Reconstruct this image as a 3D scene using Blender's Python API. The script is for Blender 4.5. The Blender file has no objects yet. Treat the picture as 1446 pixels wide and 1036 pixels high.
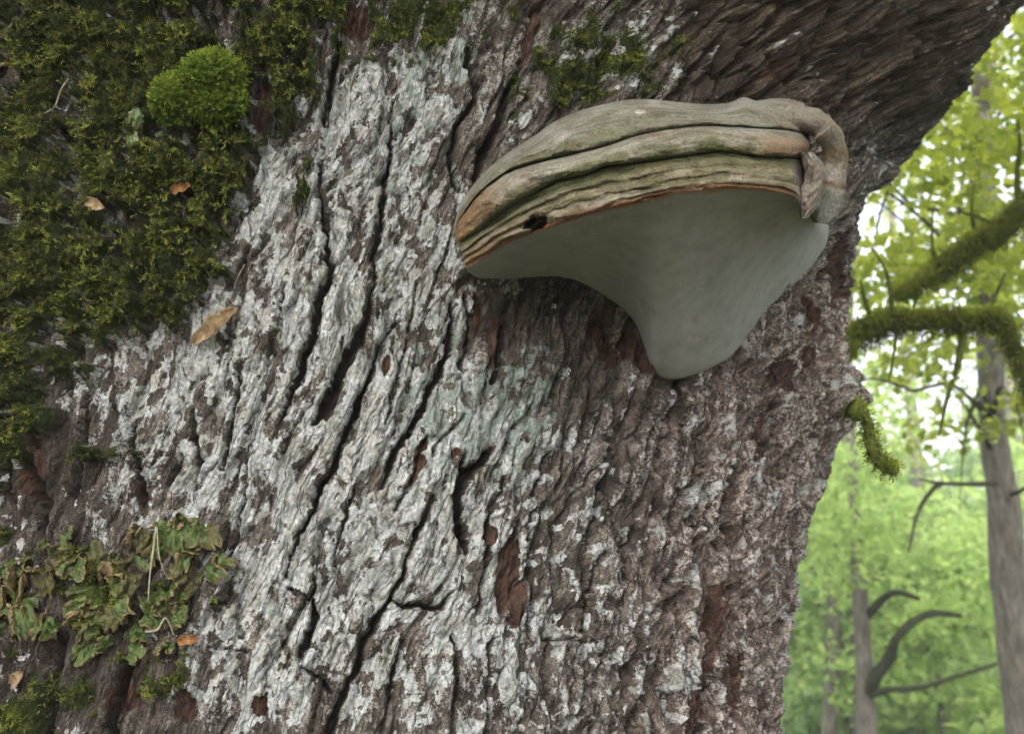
import bpy, math, heapq, random
import numpy as np
from mathutils import Vector

# ------------------------------------------------------------------ camera
scene = bpy.context.scene
col = scene.collection
W_PX, H_PX = 1446.0, 1036.0
LENS, PITCH = 40.0, math.radians(14.0)
F = W_PX * LENS / 36.0
CAM = np.array([0.0, 0.0, 1.55])
RT = np.array([1.0, 0.0, 0.0])
FW = np.array([0.0, math.cos(PITCH), math.sin(PITCH)])
UP = np.array([0.0, -math.sin(PITCH), math.cos(PITCH)])
cd = bpy.data.cameras.new('camera')
cam = bpy.data.objects.new('camera', cd)
col.objects.link(cam)
cam.location = CAM
cam.rotation_euler = (math.radians(90) + PITCH, 0, 0)
cd.lens = LENS; cd.sensor_width = 36.0; cd.sensor_fit = 'HORIZONTAL'
cd.clip_start = 0.05; cd.clip_end = 500.0
cd.dof.use_dof = True; cd.dof.focus_distance = 1.0; cd.dof.aperture_fstop = 9.0
scene.camera = cam

# ------------------------------------------------------------------ sky, sun, exposure
SUN_EL, SUN_AZ = math.radians(36), math.radians(195)   # azimuth from +Y, clockwise: behind the camera
wd = bpy.data.worlds.new('World'); scene.world = wd; wd.use_nodes = True
nt = wd.node_tree; nt.nodes.clear()
sky = nt.nodes.new('ShaderNodeTexSky'); sky.sky_type = 'NISHITA'; sky.sun_disc = False
sky.sun_elevation = SUN_EL; sky.sun_rotation = SUN_AZ
sky.air_density = 1.0; sky.dust_density = 4.0; sky.ozone_density = 1.0
hs = nt.nodes.new('ShaderNodeHueSaturation'); hs.inputs['Saturation'].default_value = 0.34
bg = nt.nodes.new('ShaderNodeBackground'); bg.inputs['Strength'].default_value = 0.14
wo = nt.nodes.new('ShaderNodeOutputWorld')
nt.links.new(sky.outputs[0], hs.inputs['Color']); nt.links.new(hs.outputs[0], bg.inputs['Color'])
nt.links.new(bg.outputs[0], wo.inputs['Surface'])
sl = bpy.data.lights.new('sun', 'SUN'); sl.energy = 0.8; sl.angle = math.radians(35); sl.color = (1.0, 0.97, 0.93)
so = bpy.data.objects.new('sun', sl); col.objects.link(so)
sd = Vector((math.sin(SUN_AZ) * math.cos(SUN_EL), math.cos(SUN_AZ) * math.cos(SUN_EL), math.sin(SUN_EL)))
so.rotation_euler = (-sd).to_track_quat('-Z', 'Y').to_euler()
so.location = (0, -3, 6)
scene.view_settings.view_transform = 'Standard'; scene.view_settings.look = 'None'
scene.view_settings.gamma = 1.0; scene.view_settings.use_curve_mapping = False
scene.view_settings.exposure = 2.2
scene.cycles.use_denoising = True; scene.cycles.use_adaptive_sampling = True; scene.cycles.adaptive_threshold = 0.05
scene.cycles.max_bounces = 5; scene.cycles.diffuse_bounces = 3; scene.cycles.volume_bounces = 0

# ------------------------------------------------------------------ helpers
rng = np.random.default_rng(11)

def project(P):
    X = P - CAM
    d = X @ FW
    d = np.where(np.abs(d) < 1e-6, 1e-6, d)
    return W_PX / 2 + F * (X @ RT) / d, H_PX / 2 - F * (X @ UP) / d

def ray(px, py):
    px = np.asarray(px, float); py = np.asarray(py, float)
    d = FW + ((px - W_PX / 2) / F)[..., None] * RT + ((H_PX / 2 - py) / F)[..., None] * UP
    return d                                   # forward component 1: times depth gives the point

def at(px, py, depth):
    return CAM + ray(px, py) * np.asarray(depth, float)[..., None]

def sstep(a, b, x):
    t = np.clip((x - a) / (b - a), 0, 1)
    return t * t * (3 - 2 * t)

def hsh(ix, iy, seed):
    h = (ix.astype(np.int64) * 374761393 + iy.astype(np.int64) * 668265263 + seed * 974634777) & 0xFFFFFFFF
    h = ((h ^ (h >> 13)) * 1274126177) & 0xFFFFFFFF
    h = ((h ^ (h >> 16)) * 2246822519) & 0xFFFFFFFF
    return ((h ^ (h >> 15)) & 0xFFFFFF) / float(0x1000000)

def perlin(x, y, seed=0):
    x0 = np.floor(x); y0 = np.floor(y)
    fx = x - x0; fy = y - y0
    u = fx * fx * fx * (fx * (fx * 6 - 15) + 10); v = fy * fy * fy * (fy * (fy * 6 - 15) + 10)
    def g(ix, iy, dx, dy):
        a = hsh(ix, iy, seed) * 2 * np.pi
        return np.cos(a) * dx + np.sin(a) * dy
    a = g(x0, y0, fx, fy); b = g(x0 + 1, y0, fx - 1, fy)
    c = g(x0, y0 + 1, fx, fy - 1); d = g(x0 + 1, y0 + 1, fx - 1, fy - 1)
    return ((a + (b - a) * u) * (1 - v) + (c + (d - c) * u) * v) * 1.5

def fbm(x, y, octv=4, seed=0, gain=0.5):
    s = 0.0; a = 1.0; n = 0.0
    for i in range(octv):
        s = s + a * perlin(x * 2 ** i + 17.3 * i, y * 2 ** i - 9.1 * i, seed + i); n += a; a *= gain
    return s / n

def voronoi(x, y, seed=0, jit=0.9):
    x0 = np.floor(x); y0 = np.floor(y)
    f1 = np.full(x.shape, 9.0); f2 = np.full(x.shape, 9.0); cid = np.zeros(x.shape)
    ox = np.zeros(x.shape); oy = np.zeros(x.shape)
    for i in (-1, 0, 1):
        for j in (-1, 0, 1):
            cx = x0 + i; cy = y0 + j
            px = cx + 0.5 + jit * (hsh(cx, cy, seed) - 0.5); py = cy + 0.5 + jit * (hsh(cx, cy, seed + 7) - 0.5)
            d = np.hypot(x - px, y - py)
            m = d < f1
            f2 = np.where(m, f1, np.minimum(f2, d))
            cid = np.where(m, hsh(cx, cy, seed + 13), cid)
            ox = np.where(m, x - px, ox); oy = np.where(m, y - py, oy)
            f1 = np.where(m, d, f1)
    return f1, f2 - f1, cid, ox, oy

def seg_dist(px, py, pts, rad):
    """distance to a polyline given as (x, y, width) and the width there, only near it"""
    D = np.full(px.shape, 1e3); Wd = np.ones(px.shape)
    for (x0, y0, w0), (x1, y1, w1) in zip(pts[:-1], pts[1:]):
        lo_x, hi_x = min(x0, x1) - rad, max(x0, x1) + rad
        lo_y, hi_y = min(y0, y1) - rad, max(y0, y1) + rad
        m = (px > lo_x) & (px < hi_x) & (py > lo_y) & (py < hi_y)
        if not m.any(): continue
        ax, ay = px[m], py[m]
        L2 = (x1 - x0) ** 2 + (y1 - y0) ** 2 + 1e-9
        t = np.clip(((ax - x0) * (x1 - x0) + (ay - y0) * (y1 - y0)) / L2, 0, 1)
        d = np.hypot(ax - x0 - t * (x1 - x0), ay - y0 - t * (y1 - y0))
        w = w0 + t * (w1 - w0)
        old = D[m]; ow = Wd[m]
        better = d / w < old / ow
        D[m] = np.where(better, d, old); Wd[m] = np.where(better, w, ow)
    return D, Wd

def blob(px, py, cx, cy, rx, ry, rot=0.0):
    c, s = math.cos(math.radians(rot)), math.sin(math.radians(rot))
    dx, dy = px - cx, py - cy
    a = (dx * c + dy * s) / rx; b = (-dx * s + dy * c) / ry
    return np.exp(-(a * a + b * b))

def mesh_np(name, V, faces, mats, attrs=None, normals=None, smooth=True, midx=None):
    """V (n,3); faces (m,k) one array of quads or triangles"""
    me = bpy.data.meshes.new(name)
    V = np.ascontiguousarray(V, dtype=np.float32); faces = np.ascontiguousarray(faces, dtype=np.int32)
    m, k = faces.shape
    me.vertices.add(len(V)); me.vertices.foreach_set('co', V.ravel())
    me.loops.add(m * k); me.loops.foreach_set('vertex_index', faces.ravel())
    me.polygons.add(m); me.polygons.foreach_set('loop_start', np.arange(0, m * k, k, dtype=np.int32))
    me.polygons.foreach_set('use_smooth', np.full(m, smooth, dtype=bool))
    for mt in (mats if isinstance(mats, (list, tuple)) else [mats]): me.materials.append(mt)
    if midx is not None: me.polygons.foreach_set('material_index', np.ascontiguousarray(midx, dtype=np.int32))
    for an, av in (attrs or {}).items():
        av = np.ascontiguousarray(av, dtype=np.float32)
        if av.ndim == 1:
            a = me.attributes.new(an, 'FLOAT', 'POINT'); a.data.foreach_set('value', av)
        elif av.shape[1] == 3:
            a = me.attributes.new(an, 'FLOAT_VECTOR', 'POINT'); a.data.foreach_set('vector', av.ravel())
        else:
            a = me.attributes.new(an, 'FLOAT_COLOR', 'POINT'); a.data.foreach_set('color', av.ravel())
    me.update()
    if normals is not None:
        me.normals_split_custom_set_from_vertices(np.ascontiguousarray(normals, dtype=np.float32))
    return me

def obj(name, me, parent=None, label=None, cat=None, group=None, kind=None):
    o = bpy.data.objects.new(name, me); col.objects.link(o)
    if parent is not None:
        o.parent = parent
        o.matrix_parent_inverse = parent.matrix_basis.inverted()
    if label: o['label'] = label
    if cat: o['category'] = cat
    if group: o['group'] = group
    if kind: o['kind'] = kind
    return o

def empty(name, loc, label, cat, group=None):
    o = bpy.data.objects.new(name, None); col.objects.link(o); o.location = Vector([float(c) for c in loc])
    o.empty_display_size = 0.05
    o['label'] = label; o['category'] = cat
    if group: o['group'] = group
    return o

def grid_faces(nu, nv, wrap=False):
    """vertex (i,j) = i*nv + j"""
    i = np.arange(nu if wrap else nu - 1); j = np.arange(nv - 1)
    I, J = np.meshgrid(i, j, indexing='ij')
    I2 = (I + 1) % nu
    return np.stack([I * nv + J, I2 * nv + J, I2 * nv + J + 1, I * nv + J + 1], -1).reshape(-1, 4)

# ------------------------------------------------------------------ material helpers
class NT:
    def __init__(s, name):
        s.m = bpy.data.materials.new(name); s.m.use_nodes = True
        s.t = s.m.node_tree; s.t.nodes.clear()
        s.out = s.t.nodes.new('ShaderNodeOutputMaterial')
    def n(s, typ, **kw):
        nd = s.t.nodes.new(typ)
        for k, v in kw.items(): setattr(nd, k, v)
        return nd
    def l(s, a, b): s.t.links.new(a, b)
    def setin(s, sock, v):
        if hasattr(v, 'is_output'): s.l(v, sock)
        else: sock.default_value = v
    def attr(s, name, out='Fac'):
        return s.n('ShaderNodeAttribute', attribute_name=name).outputs[out]
    def noise(s, vec=None, scale=5, detail=4, rough=0.55, out='Fac'):
        nd = s.n('ShaderNodeTexNoise')
        nd.inputs['Scale'].default_value = scale; nd.inputs['Detail'].default_value = detail; nd.inputs['Roughness'].default_value = rough
        if vec is not None: s.l(vec, nd.inputs['Vector'])
        return nd.outputs[out]
    def vor(s, vec=None, scale=5, out='Distance', feature='F1'):
        nd = s.n('ShaderNodeTexVoronoi', feature=feature); nd.inputs['Scale'].default_value = scale
        if vec is not None: s.l(vec, nd.inputs['Vector'])
        return nd.outputs[out]
    def math(s, op, a, b=0.0, c=0.0, clamp=False):
        nd = s.n('ShaderNodeMath', operation=op); nd.use_clamp = clamp
        s.setin(nd.inputs[0], a); s.setin(nd.inputs[1], b); s.setin(nd.inputs[2], c)
        return nd.outputs[0]
    def ramp(s, fac, stops, interp='LINEAR'):
        nd = s.n('ShaderNodeValToRGB'); cr = nd.color_ramp; cr.interpolation = interp
        while len(cr.elements) < len(stops): cr.elements.new(0.5)
        for e, (p, c) in zip(cr.elements, stops): e.position = p; e.color = (*c, 1)
        s.setin(nd.inputs[0], fac); return nd.outputs[0]
    def range(s, x, a, b, c=0.0, d=1.0, smooth=True):
        nd = s.n('ShaderNodeMapRange', interpolation_type='SMOOTHSTEP' if smooth else 'LINEAR')
        s.setin(nd.inputs[0], x); nd.inputs[1].default_value = a; nd.inputs[2].default_value = b
        nd.inputs[3].default_value = c; nd.inputs[4].default_value = d
        return nd.outputs[0]
    def mix(s, fac, a, b, blend='MIX'):
        nd = s.n('ShaderNodeMix', data_type='RGBA', blend_type=blend); nd.clamp_factor = True
        s.setin(nd.inputs['Factor'], fac)
        for sk, v in ((nd.inputs[6], a), (nd.inputs[7], b)):
            if hasattr(v, 'is_output'): s.l(v, sk)
            else: sk.default_value = (*v, 1)
        return nd.outputs[2]
    def mapping(s, vec, scale):
        nd = s.n('ShaderNodeMapping'); nd.inputs['Scale'].default_value = scale; s.l(vec, nd.inputs['Vector'])
        return nd.outputs[0]
    def done(s, color, rough=0.85, bump=None, bdist=0.001, bstr=1.0, spec=0.25, translucent=None, bump2=None):
        b = s.n('ShaderNodeBsdfPrincipled')
        s.setin(b.inputs['Base Color'], color if hasattr(color, 'is_output') else (*color, 1))
        s.setin(b.inputs['Roughness'], rough); b.inputs['Specular IOR Level'].default_value = spec
        if bump is not None:
            bp = s.n('ShaderNodeBump'); bp.inputs['Strength'].default_value = bstr; bp.inputs['Distance'].default_value = bdist
            s.l(bump, bp.inputs['Height']); s.l(bp.outputs[0], b.inputs['Normal'])
        sh = b.outputs[0]
        if translucent is not None:
            tr = s.n('ShaderNodeBsdfTranslucent'); s.setin(tr.inputs['Color'], translucent[1] if hasattr(translucent[1], 'is_output') else (*translucent[1], 1))
            mx = s.n('ShaderNodeMixShader'); mx.inputs[0].default_value = translucent[0]
            s.l(sh, mx.inputs[1]); s.l(tr.outputs[0], mx.inputs[2]); sh = mx.outputs[0]
        s.l(sh, s.out.inputs['Surface'])
        return s.m
# ------------------------------------------------------------------ the old oak: smooth base shape
CX, CY, R0 = -0.25, 1.65, 0.633
S_U = 0.00065                                   # metres per "unit": about one photo pixel on the near bark
sil_y = np.array([-400, -150, 0, 60, 100, 140, 180, 215, 245, 300, 370, 420, 470, 560, 620, 680, 750, 800, 850, 900, 960, 1036, 1500])
sil_x = np.array([1640, 1530, 1416, 1386, 1352, 1320, 1280, 1243, 1228, 1218, 1204, 1192, 1194, 1190, 1180, 1162, 1140, 1128, 1120, 1108, 1105, 1103, 1100]) - 3.0
ZT = np.linspace(-0.3, 4.2, 300)
ET = np.zeros_like(ZT)
TH_L = 1.35

def wrapa(t): return (t + np.pi) % (2 * np.pi) - np.pi

def base_r(th, z):
    E = np.interp(z, ZT, ET)
    lobe = np.exp(-(wrapa(th - TH_L) / 0.80) ** 2)
    left = 0.05 * np.exp(-(wrapa(th + 1.1) / 0.6) ** 2) * sstep(1.75, 2.2, z)
    return R0 + E * lobe + left + 0.16 * np.exp(-z / 0.35) * (1 + 0.35 * np.cos(5 * th + 0.6))

def base_p(th, z, h=0.0):
    r = base_r(th, z) + h
    return np.stack([CX + r * np.sin(th), CY - r * np.cos(th), z + 0 * th], -1)

_th = np.linspace(0.2, 2.2, 240)
for it in range(30):
    T, Z = np.meshgrid(_th, ZT, indexing='ij')
    qx, qy = project(base_p(T, Z))
    k = qx.argmax(0); mx = qx[k, np.arange(len(ZT))]; my = qy[k, np.arange(len(ZT))]
    ET += 0.5 * (np.interp(my, sil_y, sil_x) - mx) * 0.0009
    ET = np.convolve(np.pad(ET, 2, mode='edge'), np.ones(5) / 5, mode='valid') if it < 26 else ET
    ET = np.clip(ET, -0.12, 0.60)

def raycast(px, py):
    """depth (along the view axis) of the smooth trunk at a pixel; past the outline, its closest approach"""
    px = np.asarray(px, float); py = np.asarray(py, float); shp = px.shape
    d = ray(px.ravel(), py.ravel())
    ts = np.linspace(0.7, 1.75, 700)
    best = np.full(len(d), 1e9); tb = np.zeros(len(d)); hit = np.zeros(len(d), bool)
    for t in ts:
        p = CAM + d * t
        dx, dy = p[:, 0] - CX, p[:, 1] - CY
        g = np.hypot(dx, dy) - base_r(np.arctan2(dx, -dy), p[:, 2])
        upd = (~hit) & (g < best); best[upd] = g[upd]; tb[upd] = t
        hit |= g < 0
    return tb.reshape(shp)

def unroll(th, z): return 480 + th * R0 / S_U, 518 - (z - 1.80) / S_U

# main fissures traced on the bark: x, y, half width
CR = [
 [(463,330,4),(463,365,5),(471,376,5),(452,417,6),(442,476,6),(421,528,5),(403,570,4),(392,600,3)],
 [(545,270,3),(528,354,4),(530,400,4),(522,434,5),(504,486,8),(476,531,9),(459,580,9),(440,600,3)],
 [(560,450,2),(532,497,3),(521,528,4),(504,573,6),(487,615,5),(473,653,5),(452,683,6),(445,718,5),(421,756,4),(403,811,3)],
 [(640,424,4),(636,497,5),(615,538,6),(601,566,5),(595,587,5),(567,622,6),(549,664,5),(538,690,2)],
 [(615,697,3),(601,732,4),(584,773,4),(567,815,4),(553,846,4),(535,870,6),(515,905,6),(501,950,5),(476,999,7),(463,1040,7)],
 [(655,640,3),(650,683,7),(648,718,7),(657,749,8),(664,777,5)],
 [(553,846,3),(570,857,4),(595,853,5),(626,860,4),(640,836,3)],
 [(407,829,2),(435,846,3),(443,829,3),(440,811,2)], [(440,845,4),(442,870,6),(431,912,6),(421,933,3)],
 [(424,943,2),(452,961,4),(466,978,5)], [(775,902,2.5),(800,903,2.5),(827,903,2)],
 [(657,587,2),(626,618,2.5),(608,643,2)], [(700,630,3),(688,643,6),(664,667,7),(650,690,4)],
 [(664,59,4),(661,90,5),(678,118,5),(674,139,5),(650,170,5),(643,208,5),(640,236,5),(650,267,4)],
 [(735,90,3),(723,122,6),(706,167,7),(688,208,8),(674,250,5)],
 [(556,140,2),(553,184,3),(549,236,4),(542,278,5),(539,320,4),(528,354,4)],
 [(452,222,3),(452,278,4),(459,323,6)], [(478,60,4),(472,100,6),(462,139,5),(456,170,3)],
 [(347,350,3),(340,378,4),(336,395,2)], [(339,510,2),(337,517,3),(333,562,3),(323,618,4),(313,660,3)],
 [(268,580,2),(271,618,4),(278,653,4),(274,690,3)], [(403,403,1.5),(396,437,2),(390,460,1.5)],
 [(985,500,3),(976,541,5),(966,619,4),(955,650,2)], [(930,560,3),(924,598,5),(916,635,4)],
 [(985,740,3),(971,811,4),(945,863,4),(914,940,4),(906,1000,4),(900,1040,4)],
 [(852,780,3),(847,806,4),(836,842,4),(820,930,3),(812,1000,3)], [(1042,800,4),(1037,837,10),(1030,860,4)],
 [(1032,660,4),(1028,692,6),(1028,749,6),(1020,780,3)], [(1085,660,3),(1080,671,6),(1064,723,5)],
 [(1027,870,4),(1023,894,6),(1015,945,6),(1000,1000,4),(985,1040,4)],
 [(1120,0,4),(1068,58,5),(1032,103,5),(1005,145,4)], [(1090,80,3),(1064,130,4)], [(1020,50,3),(970,120,5)],
 [(720,670,2),(700,720,3),(690,760,4),(688,830,3),(680,870,3)], [(775,640,3),(762,700,3),(752,760,3),(756,840,3),(750,900,2)],
 [(880,560,3),(862,640,4),(850,700,4),(838,770,3)], [(800,620,3),(790,690,3)], [(930,650,3),(915,720,4),(890,800,3),(880,860,3)],
 [(1000,620,3),(992,690,5),(975,740,3)], [(1060,520,4),(1045,560,6),(1040,610,5)], [(1110,560,4),(1102,600,7),(1095,640,5)],
 [(660,420,3),(665,470,4),(655,520,3)], [(720,420,4),(715,480,5),(700,540,4)], [(860,430,4),(868,490,4),(862,540,3)],
 [(570,900,3),(556,960,4),(540,1036,3)], [(640,900,3),(650,960,4),(640,1036,3)], [(700,900,3),(695,960,3),(690,1036,3)],
 [(860,900,3),(850,960,3),(846,1036,3)], [(350,620,2),(345,700,2.5),(330,760,2),(318,790,2)],
 [(500,690,2),(480,760,3),(470,800,2)], [(600,620,2),(575,690,2.5),(560,720,2)], [(590,400,2),(580,470,2.5),(560,540,3),(545,600,2)],
 [(40,560,5),(30,640,9),(60,720,8),(60,780,5)], [(120,560,4),(110,640,5),(100,700,5)], [(180,600,4),(190,660,6),(200,700,6),(195,730,4)],
 [(90,900,6),(70,980,9),(60,1040,8)], [(200,900,5),(170,960,8),(150,1040,8)], [(255,640,3),(240,680,4)],
 [(285,855,1.5),(318,850,2),(325,830,1.5)], [(290,915,2),(330,917,2),(350,920,1.5)], [(1190,10,5),(1140,90,6),(1110,140,4)],
 [(1270,20,5),(1220,100,6),(1190,150,4)], [(1330,30,5),(1270,110,6),(1210,190,5)],
]
# patches where the outer bark has flaked off and the red-brown inner bark shows: x, y, rx, ry, tilt, depth (m)
RED = [(722,810,17,62,8,.008),(735,850,14,36,8,.007),(256,998,17,24,4,.012),(365,996,9,16,0,.008),(1010,880,12,60,8,.006),(985,980,16,70,10,.007),
       (1040,960,12,50,5,.006),(1118,530,14,30,-20,.008),(1075,610,12,40,10,.006),(1185,385,14,60,6,.012),(372,150,14,46,4,.012),(500,28,30,24,0,.006),
       (755,40,10,60,18,.006),(860,480,14,50,-25,.005),(905,500,12,50,-20,.004),(695,760,7,30,6,.004),(545,515,6,18,8,.004),(645,640,9,7,-30,.003),(195,690,7,20,8,.005),
       (45,650,24,60,0,.008),(170,985,26,22,-20,.004),(676,440,7,36,0,.004),(1100,95,25,20,-45,.004),(1150,470,10,60,4,.005),(590,650,8,40,15,.003),(470,560,9,40,20,.003),(700,480,12,40,0,.003)]

def flow(x, y):
    s = 0.16 + 0.22 * np.exp(-((x - 600) / 330) ** 2) * np.exp(-((y - 660) / 300) ** 2)
    s = s + 0.45 * sstep(620, 1150, x) * sstep(330, 60, y) + 0.12 * sstep(300, 120, y)
    return s - 0.12 * sstep(950, 1200, x) * sstep(350, 520, y)

def bark(th, z):
    U, V = unroll(th, z)
    px, py = project(base_p(th, z))
    # along-grain coordinate
    x = U.copy(); N = 24
    dy = (500 - V) / N; y = V.copy()
    for i in range(N):
        x = x - flow(x, y) * dy; y = y + dy
    wv = x + 10 * fbm(U / 70, V / 120, 3, 51) + 22 * perlin(U / 210, V / 240, 55)
    right = sstep(640, 980, px) ; upr = sstep(900, 1050, px) * sstep(260, 120, py)
    # plates
    wx = 0.35 * fbm(wv / 60, V / 110, 3, 61)
    f, e1, c1, ox, oy = voronoi(wv / 66 + 1.3 * wx, V / 250 + 0.7 * wx, 3)
    p1 = sstep(0.02, 0.30, e1)
    f, e2, c2, ox2, oy2 = voronoi(wv / 27 + wx, V / 140 + wx, 23)
    p2 = sstep(0.0, 0.30, e2)
    f, e3, c3, ox3, oy3 = voronoi(wv / 9.0 + 1.1 * wx + .25 * fbm(U / 9, V / 9, 2, 4), V / 44 + wx, 43)
    p3 = sstep(0.0, 0.35, e3)
    a1 = 0.0075 + 0.0055 * right
    a2 = 0.0022 + 0.0058 * right
    a3 = 0.0007 + 0.0018 * right
    h = a1 * (p1 - 1) + a2 * (p2 - 1) * (0.5 + c1) + a3 * (p3 - 1)
    h = h + (c1 - 0.5) * 0.007 + (c2 - 0.5) * (0.0058 + 0.0020 * right) + (c3 - 0.5) * (0.0015 + 0.0016 * right)
    h = h + ox2 * (hsh(c2 * 9e5, c2 * 0, 3) - .5) * 0.014 * (0.8 + .7 * right) + ox3 * (hsh(c3 * 9e5, c3 * 0, 3) - .5) * 0.005 + oy2 * 0.004 * (hsh(c2 * 9e5, c2 * 0, 5) - .5)
    # loose flakes: sharp little steps along the grain
    fl = fbm(wv / 22, V / 80, 4, 77)
    pit = sstep(.22, .42, fbm(wv / 8, V / 15, 3, 79, .6)); h = h - pit * (.0016 + .0022 * right)
    f, e4, c4, ox4, oy4 = voronoi(wv / 50 + 1.5 * wx, V / 430 + wx, 63)
    p4 = sstep(0.0, 0.14, e4); low = right * sstep(420, 560, py)
    h = h + low * (.011 * (p4 - 1) + .009 * (c4 - .5) + .016 * ox4 * (hsh(c4 * 9e5, c4 * 0, 9) - .5))
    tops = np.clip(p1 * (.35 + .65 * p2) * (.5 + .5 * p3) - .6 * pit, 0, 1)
    h = h + 0.0022 * (1 + 1.4 * right) * (np.floor(fl * 7) / 7 + 0.25 * sstep(0.6, 1.0, (fl * 7) % 1.0))
    h = h + 0.0030 * (1 + right) * fbm(wv / 22, V / 80, 4, 91) + 0.0013 * fbm(wv / 7, V / 12, 4, 95, 0.65)
    rdg = 1 - np.abs(perlin(wv / 8 + 2 * wx, V / 34, 83)) - .5 * np.abs(perlin(wv / 3.7, V / 15, 85)); h = h + (.0005 + .0022 * right) * rdg
    h = h * (1 - .45 * upr) + 0.010 * fbm(U / 190, V / 260, 2, 99)
    f, e5, c5, ox5, oy5 = voronoi(U / 62 + 1.2 * wx + V / 130, V / 85 + wx - U / 190, 73)
    h = h + upr * (.010 * (sstep(0, .2, e5) - 1) + .010 * (c5 - .5) + .005 * fbm(U / 14, V / 14, 4, 75, .6))
    # traced fissures
    jx = px + 6.0 * fbm(U / 34, V / 34, 2, 31) + 5.0 * fbm(U / 9, V / 12, 3, 33, .6); jy = py + 6.0 * fbm(U / 30, V / 30, 3, 37)
    crk = np.zeros(th.shape); wnz = fbm(U / 22, V / 26, 3, 39, .6)
    for c in CR:
        d, w = seg_dist(jx, jy, c, 34)
        q = d / (w * (0.9 + .5 * wnz))
        crk = np.maximum(crk, np.clip(w / 5.0, 0.5, 1.5) * np.exp(-q ** 3))
        h = h + 0.0022 * np.exp(-((d - 2.6 * w) / (1.6 * w)) ** 2)        # lifted lips
    h = h - 0.017 * crk
    red = np.zeros(th.shape)
    rx_ = px + 6 * fbm(U / 16, V / 22, 3, 12); ry_ = py + 8 * fbm(U / 14, V / 22, 3, 15); rn_ = .25 * fbm(wv / 7, V / 20, 3, 19)
    for (cx, cy, rx, ry, rot, dep) in RED:
        rb = 2.2 * max(rx, ry)
        m = (np.abs(px - cx) < rb) & (np.abs(py - cy) < rb)
        b = blob(rx_[m], ry_[m], cx, cy, rx, ry, rot)
        k = sstep(0.36, 0.50, b + rn_[m] * sstep(.05, .3, b))
        h[m] -= k * dep * .65; red[m] = np.maximum(red[m], k)
    # burls on the outline
    kb = blob(px, py, 1205, 566, 30, 44); h = h + 0.042 * kb + 0.014 * kb * np.sin((U * .35 + V) / 9 + 3 * fbm(U / 30, V / 30, 2, 8))
    h = h + 0.032 * blob(px, py, 1232, 247, 14, 22) + 0.010 * blob(px, py, 1110, 560, 60, 70) * fbm(U / 25, V / 30, 3, 18)
    h = h + 0.008 * right * sstep(420, 520, py) * fbm(wv / 60, V / 110, 3, 28)
    # ------- masks
    hn = np.clip(0.5 + h / 0.016, 0, 1.4)
    L0 = (1.0 * blob(px, py, 430, 560, 170, 260) + 0.8 * blob(px, py, 560, 330, 110, 240) + 1.0 * blob(px, py, 370, 900, 150, 210)
          + .65 * blob(px, py, 620, 770, 130, 200) + .8 * blob(px, py, 510, 150, 90, 110) + .30 * blob(px, py, 860, 900, 140, 220) + .7 * blob(px, py, 722, 930, 40, 70)
          + .6 * blob(px, py, 150, 560, 90, 80) + .8 * blob(px, py, 160, 700, 50, 80) + .8 * blob(px, py, 620, 90, 50, 60) + .7 * blob(px, py, 890, 80, 70, 60)
          + .7 * blob(px, py, 370, 250, 70, 60) + .5 * blob(px, py, 700, 690, 60, 80) + .75 * blob(px, py, 260, 560, 60, 90) + .5 * blob(px, py, 100, 450, 70, 60))
    L0 = L0 + .30 * sstep(1000, 720, px) * sstep(380, 520, py) * sstep(500, 640, px) + .14 * sstep(850, 950, px) * sstep(400, 500, py)
    L0 = np.clip(L0 * 1.05, 0, .9)
    pat = fbm(U / 45, V / 70, 4, 201, .6); pat2 = fbm(wv / 20, V / 45, 4, 207, .6)
    pat3 = fbm(U / 13, V / 17, 4, 209, .65)
    lich = L0 * 1.1 + 1.2 * pat + 1.1 * pat2 + 1.0 * pat3 + 0.5 * (hn - 0.75) - 0.22
    lich = sstep(-0.05, 0.65, lich) * (1 - sstep(0.25, 0.6, crk)) * (1 - 0.9 * red)
    T0 = (.9 * blob(px, py, 740, 560, 70, 90) + .7 * blob(px, py, 600, 540, 80, 120) + .6 * blob(px, py, 560, 190, 130, 160) + .5 * blob(px, py, 660, 650, 90, 90)
          + .7 * blob(px, py, 860, 70, 90, 70) + .6 * blob(px, py, 640, 70, 80, 60) + .35 * blob(px, py, 440, 800, 160, 200) + .5 * blob(px, py, 370, 260, 80, 80))
    teal = sstep(0.15, 0.55, T0 * .8 + 1.2 * fbm(U / 24, V / 30, 4, 221, .65) - 0.28) * (1 - sstep(0.25, 0.6, crk)) * (1 - red)
    # moss
    xb = np.interp(py, [-300, 0, 100, 190, 250, 330, 430, 480, 530, 600, 660], [560, 500, 462, 425, 360, 312, 295, 215, 115, 55, 20])
    mpat = fbm(U / 60, V / 60, 4, 301, .55)
    m0 = sstep(40, -60, px - xb + 90 * mpat)
    m0 = np.maximum(m0, 1.25 * blob(px, py, 590, 25, 110, 52)); m0 = np.maximum(m0, 1.2 * blob(px, py, 845, 85, 110, 66))
    m0 = np.maximum(m0, .9 * blob(px, py, 45, 585, 34, 60)); m0 = np.maximum(m0, .8 * blob(px, py, 150, 640, 46, 24))
    m0 = np.maximum(m0, .85 * blob(px, py, 15, 960, 40, 90)); m0 = np.maximum(m0, .55 * blob(px, py, 190, 930, 110, 60))
    m0 = np.maximum(m0, .95 * blob(px, py, 150, 825, 150, 58)); m0 = np.maximum(m0, .6 * blob(px, py, 10, 690, 26, 60)); m0 = np.maximum(m0, .62 * blob(px, py, 90, 980, 130, 60)); m0 = np.maximum(m0, .7 * blob(px, py, 440, 210, 16, 90, 12))
    m0 = np.maximum(m0, .55 * blob(px, py, 705, 140, 36, 40))
    gap = fbm(U / 34, V / 46, 4, 311, .6)
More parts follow.
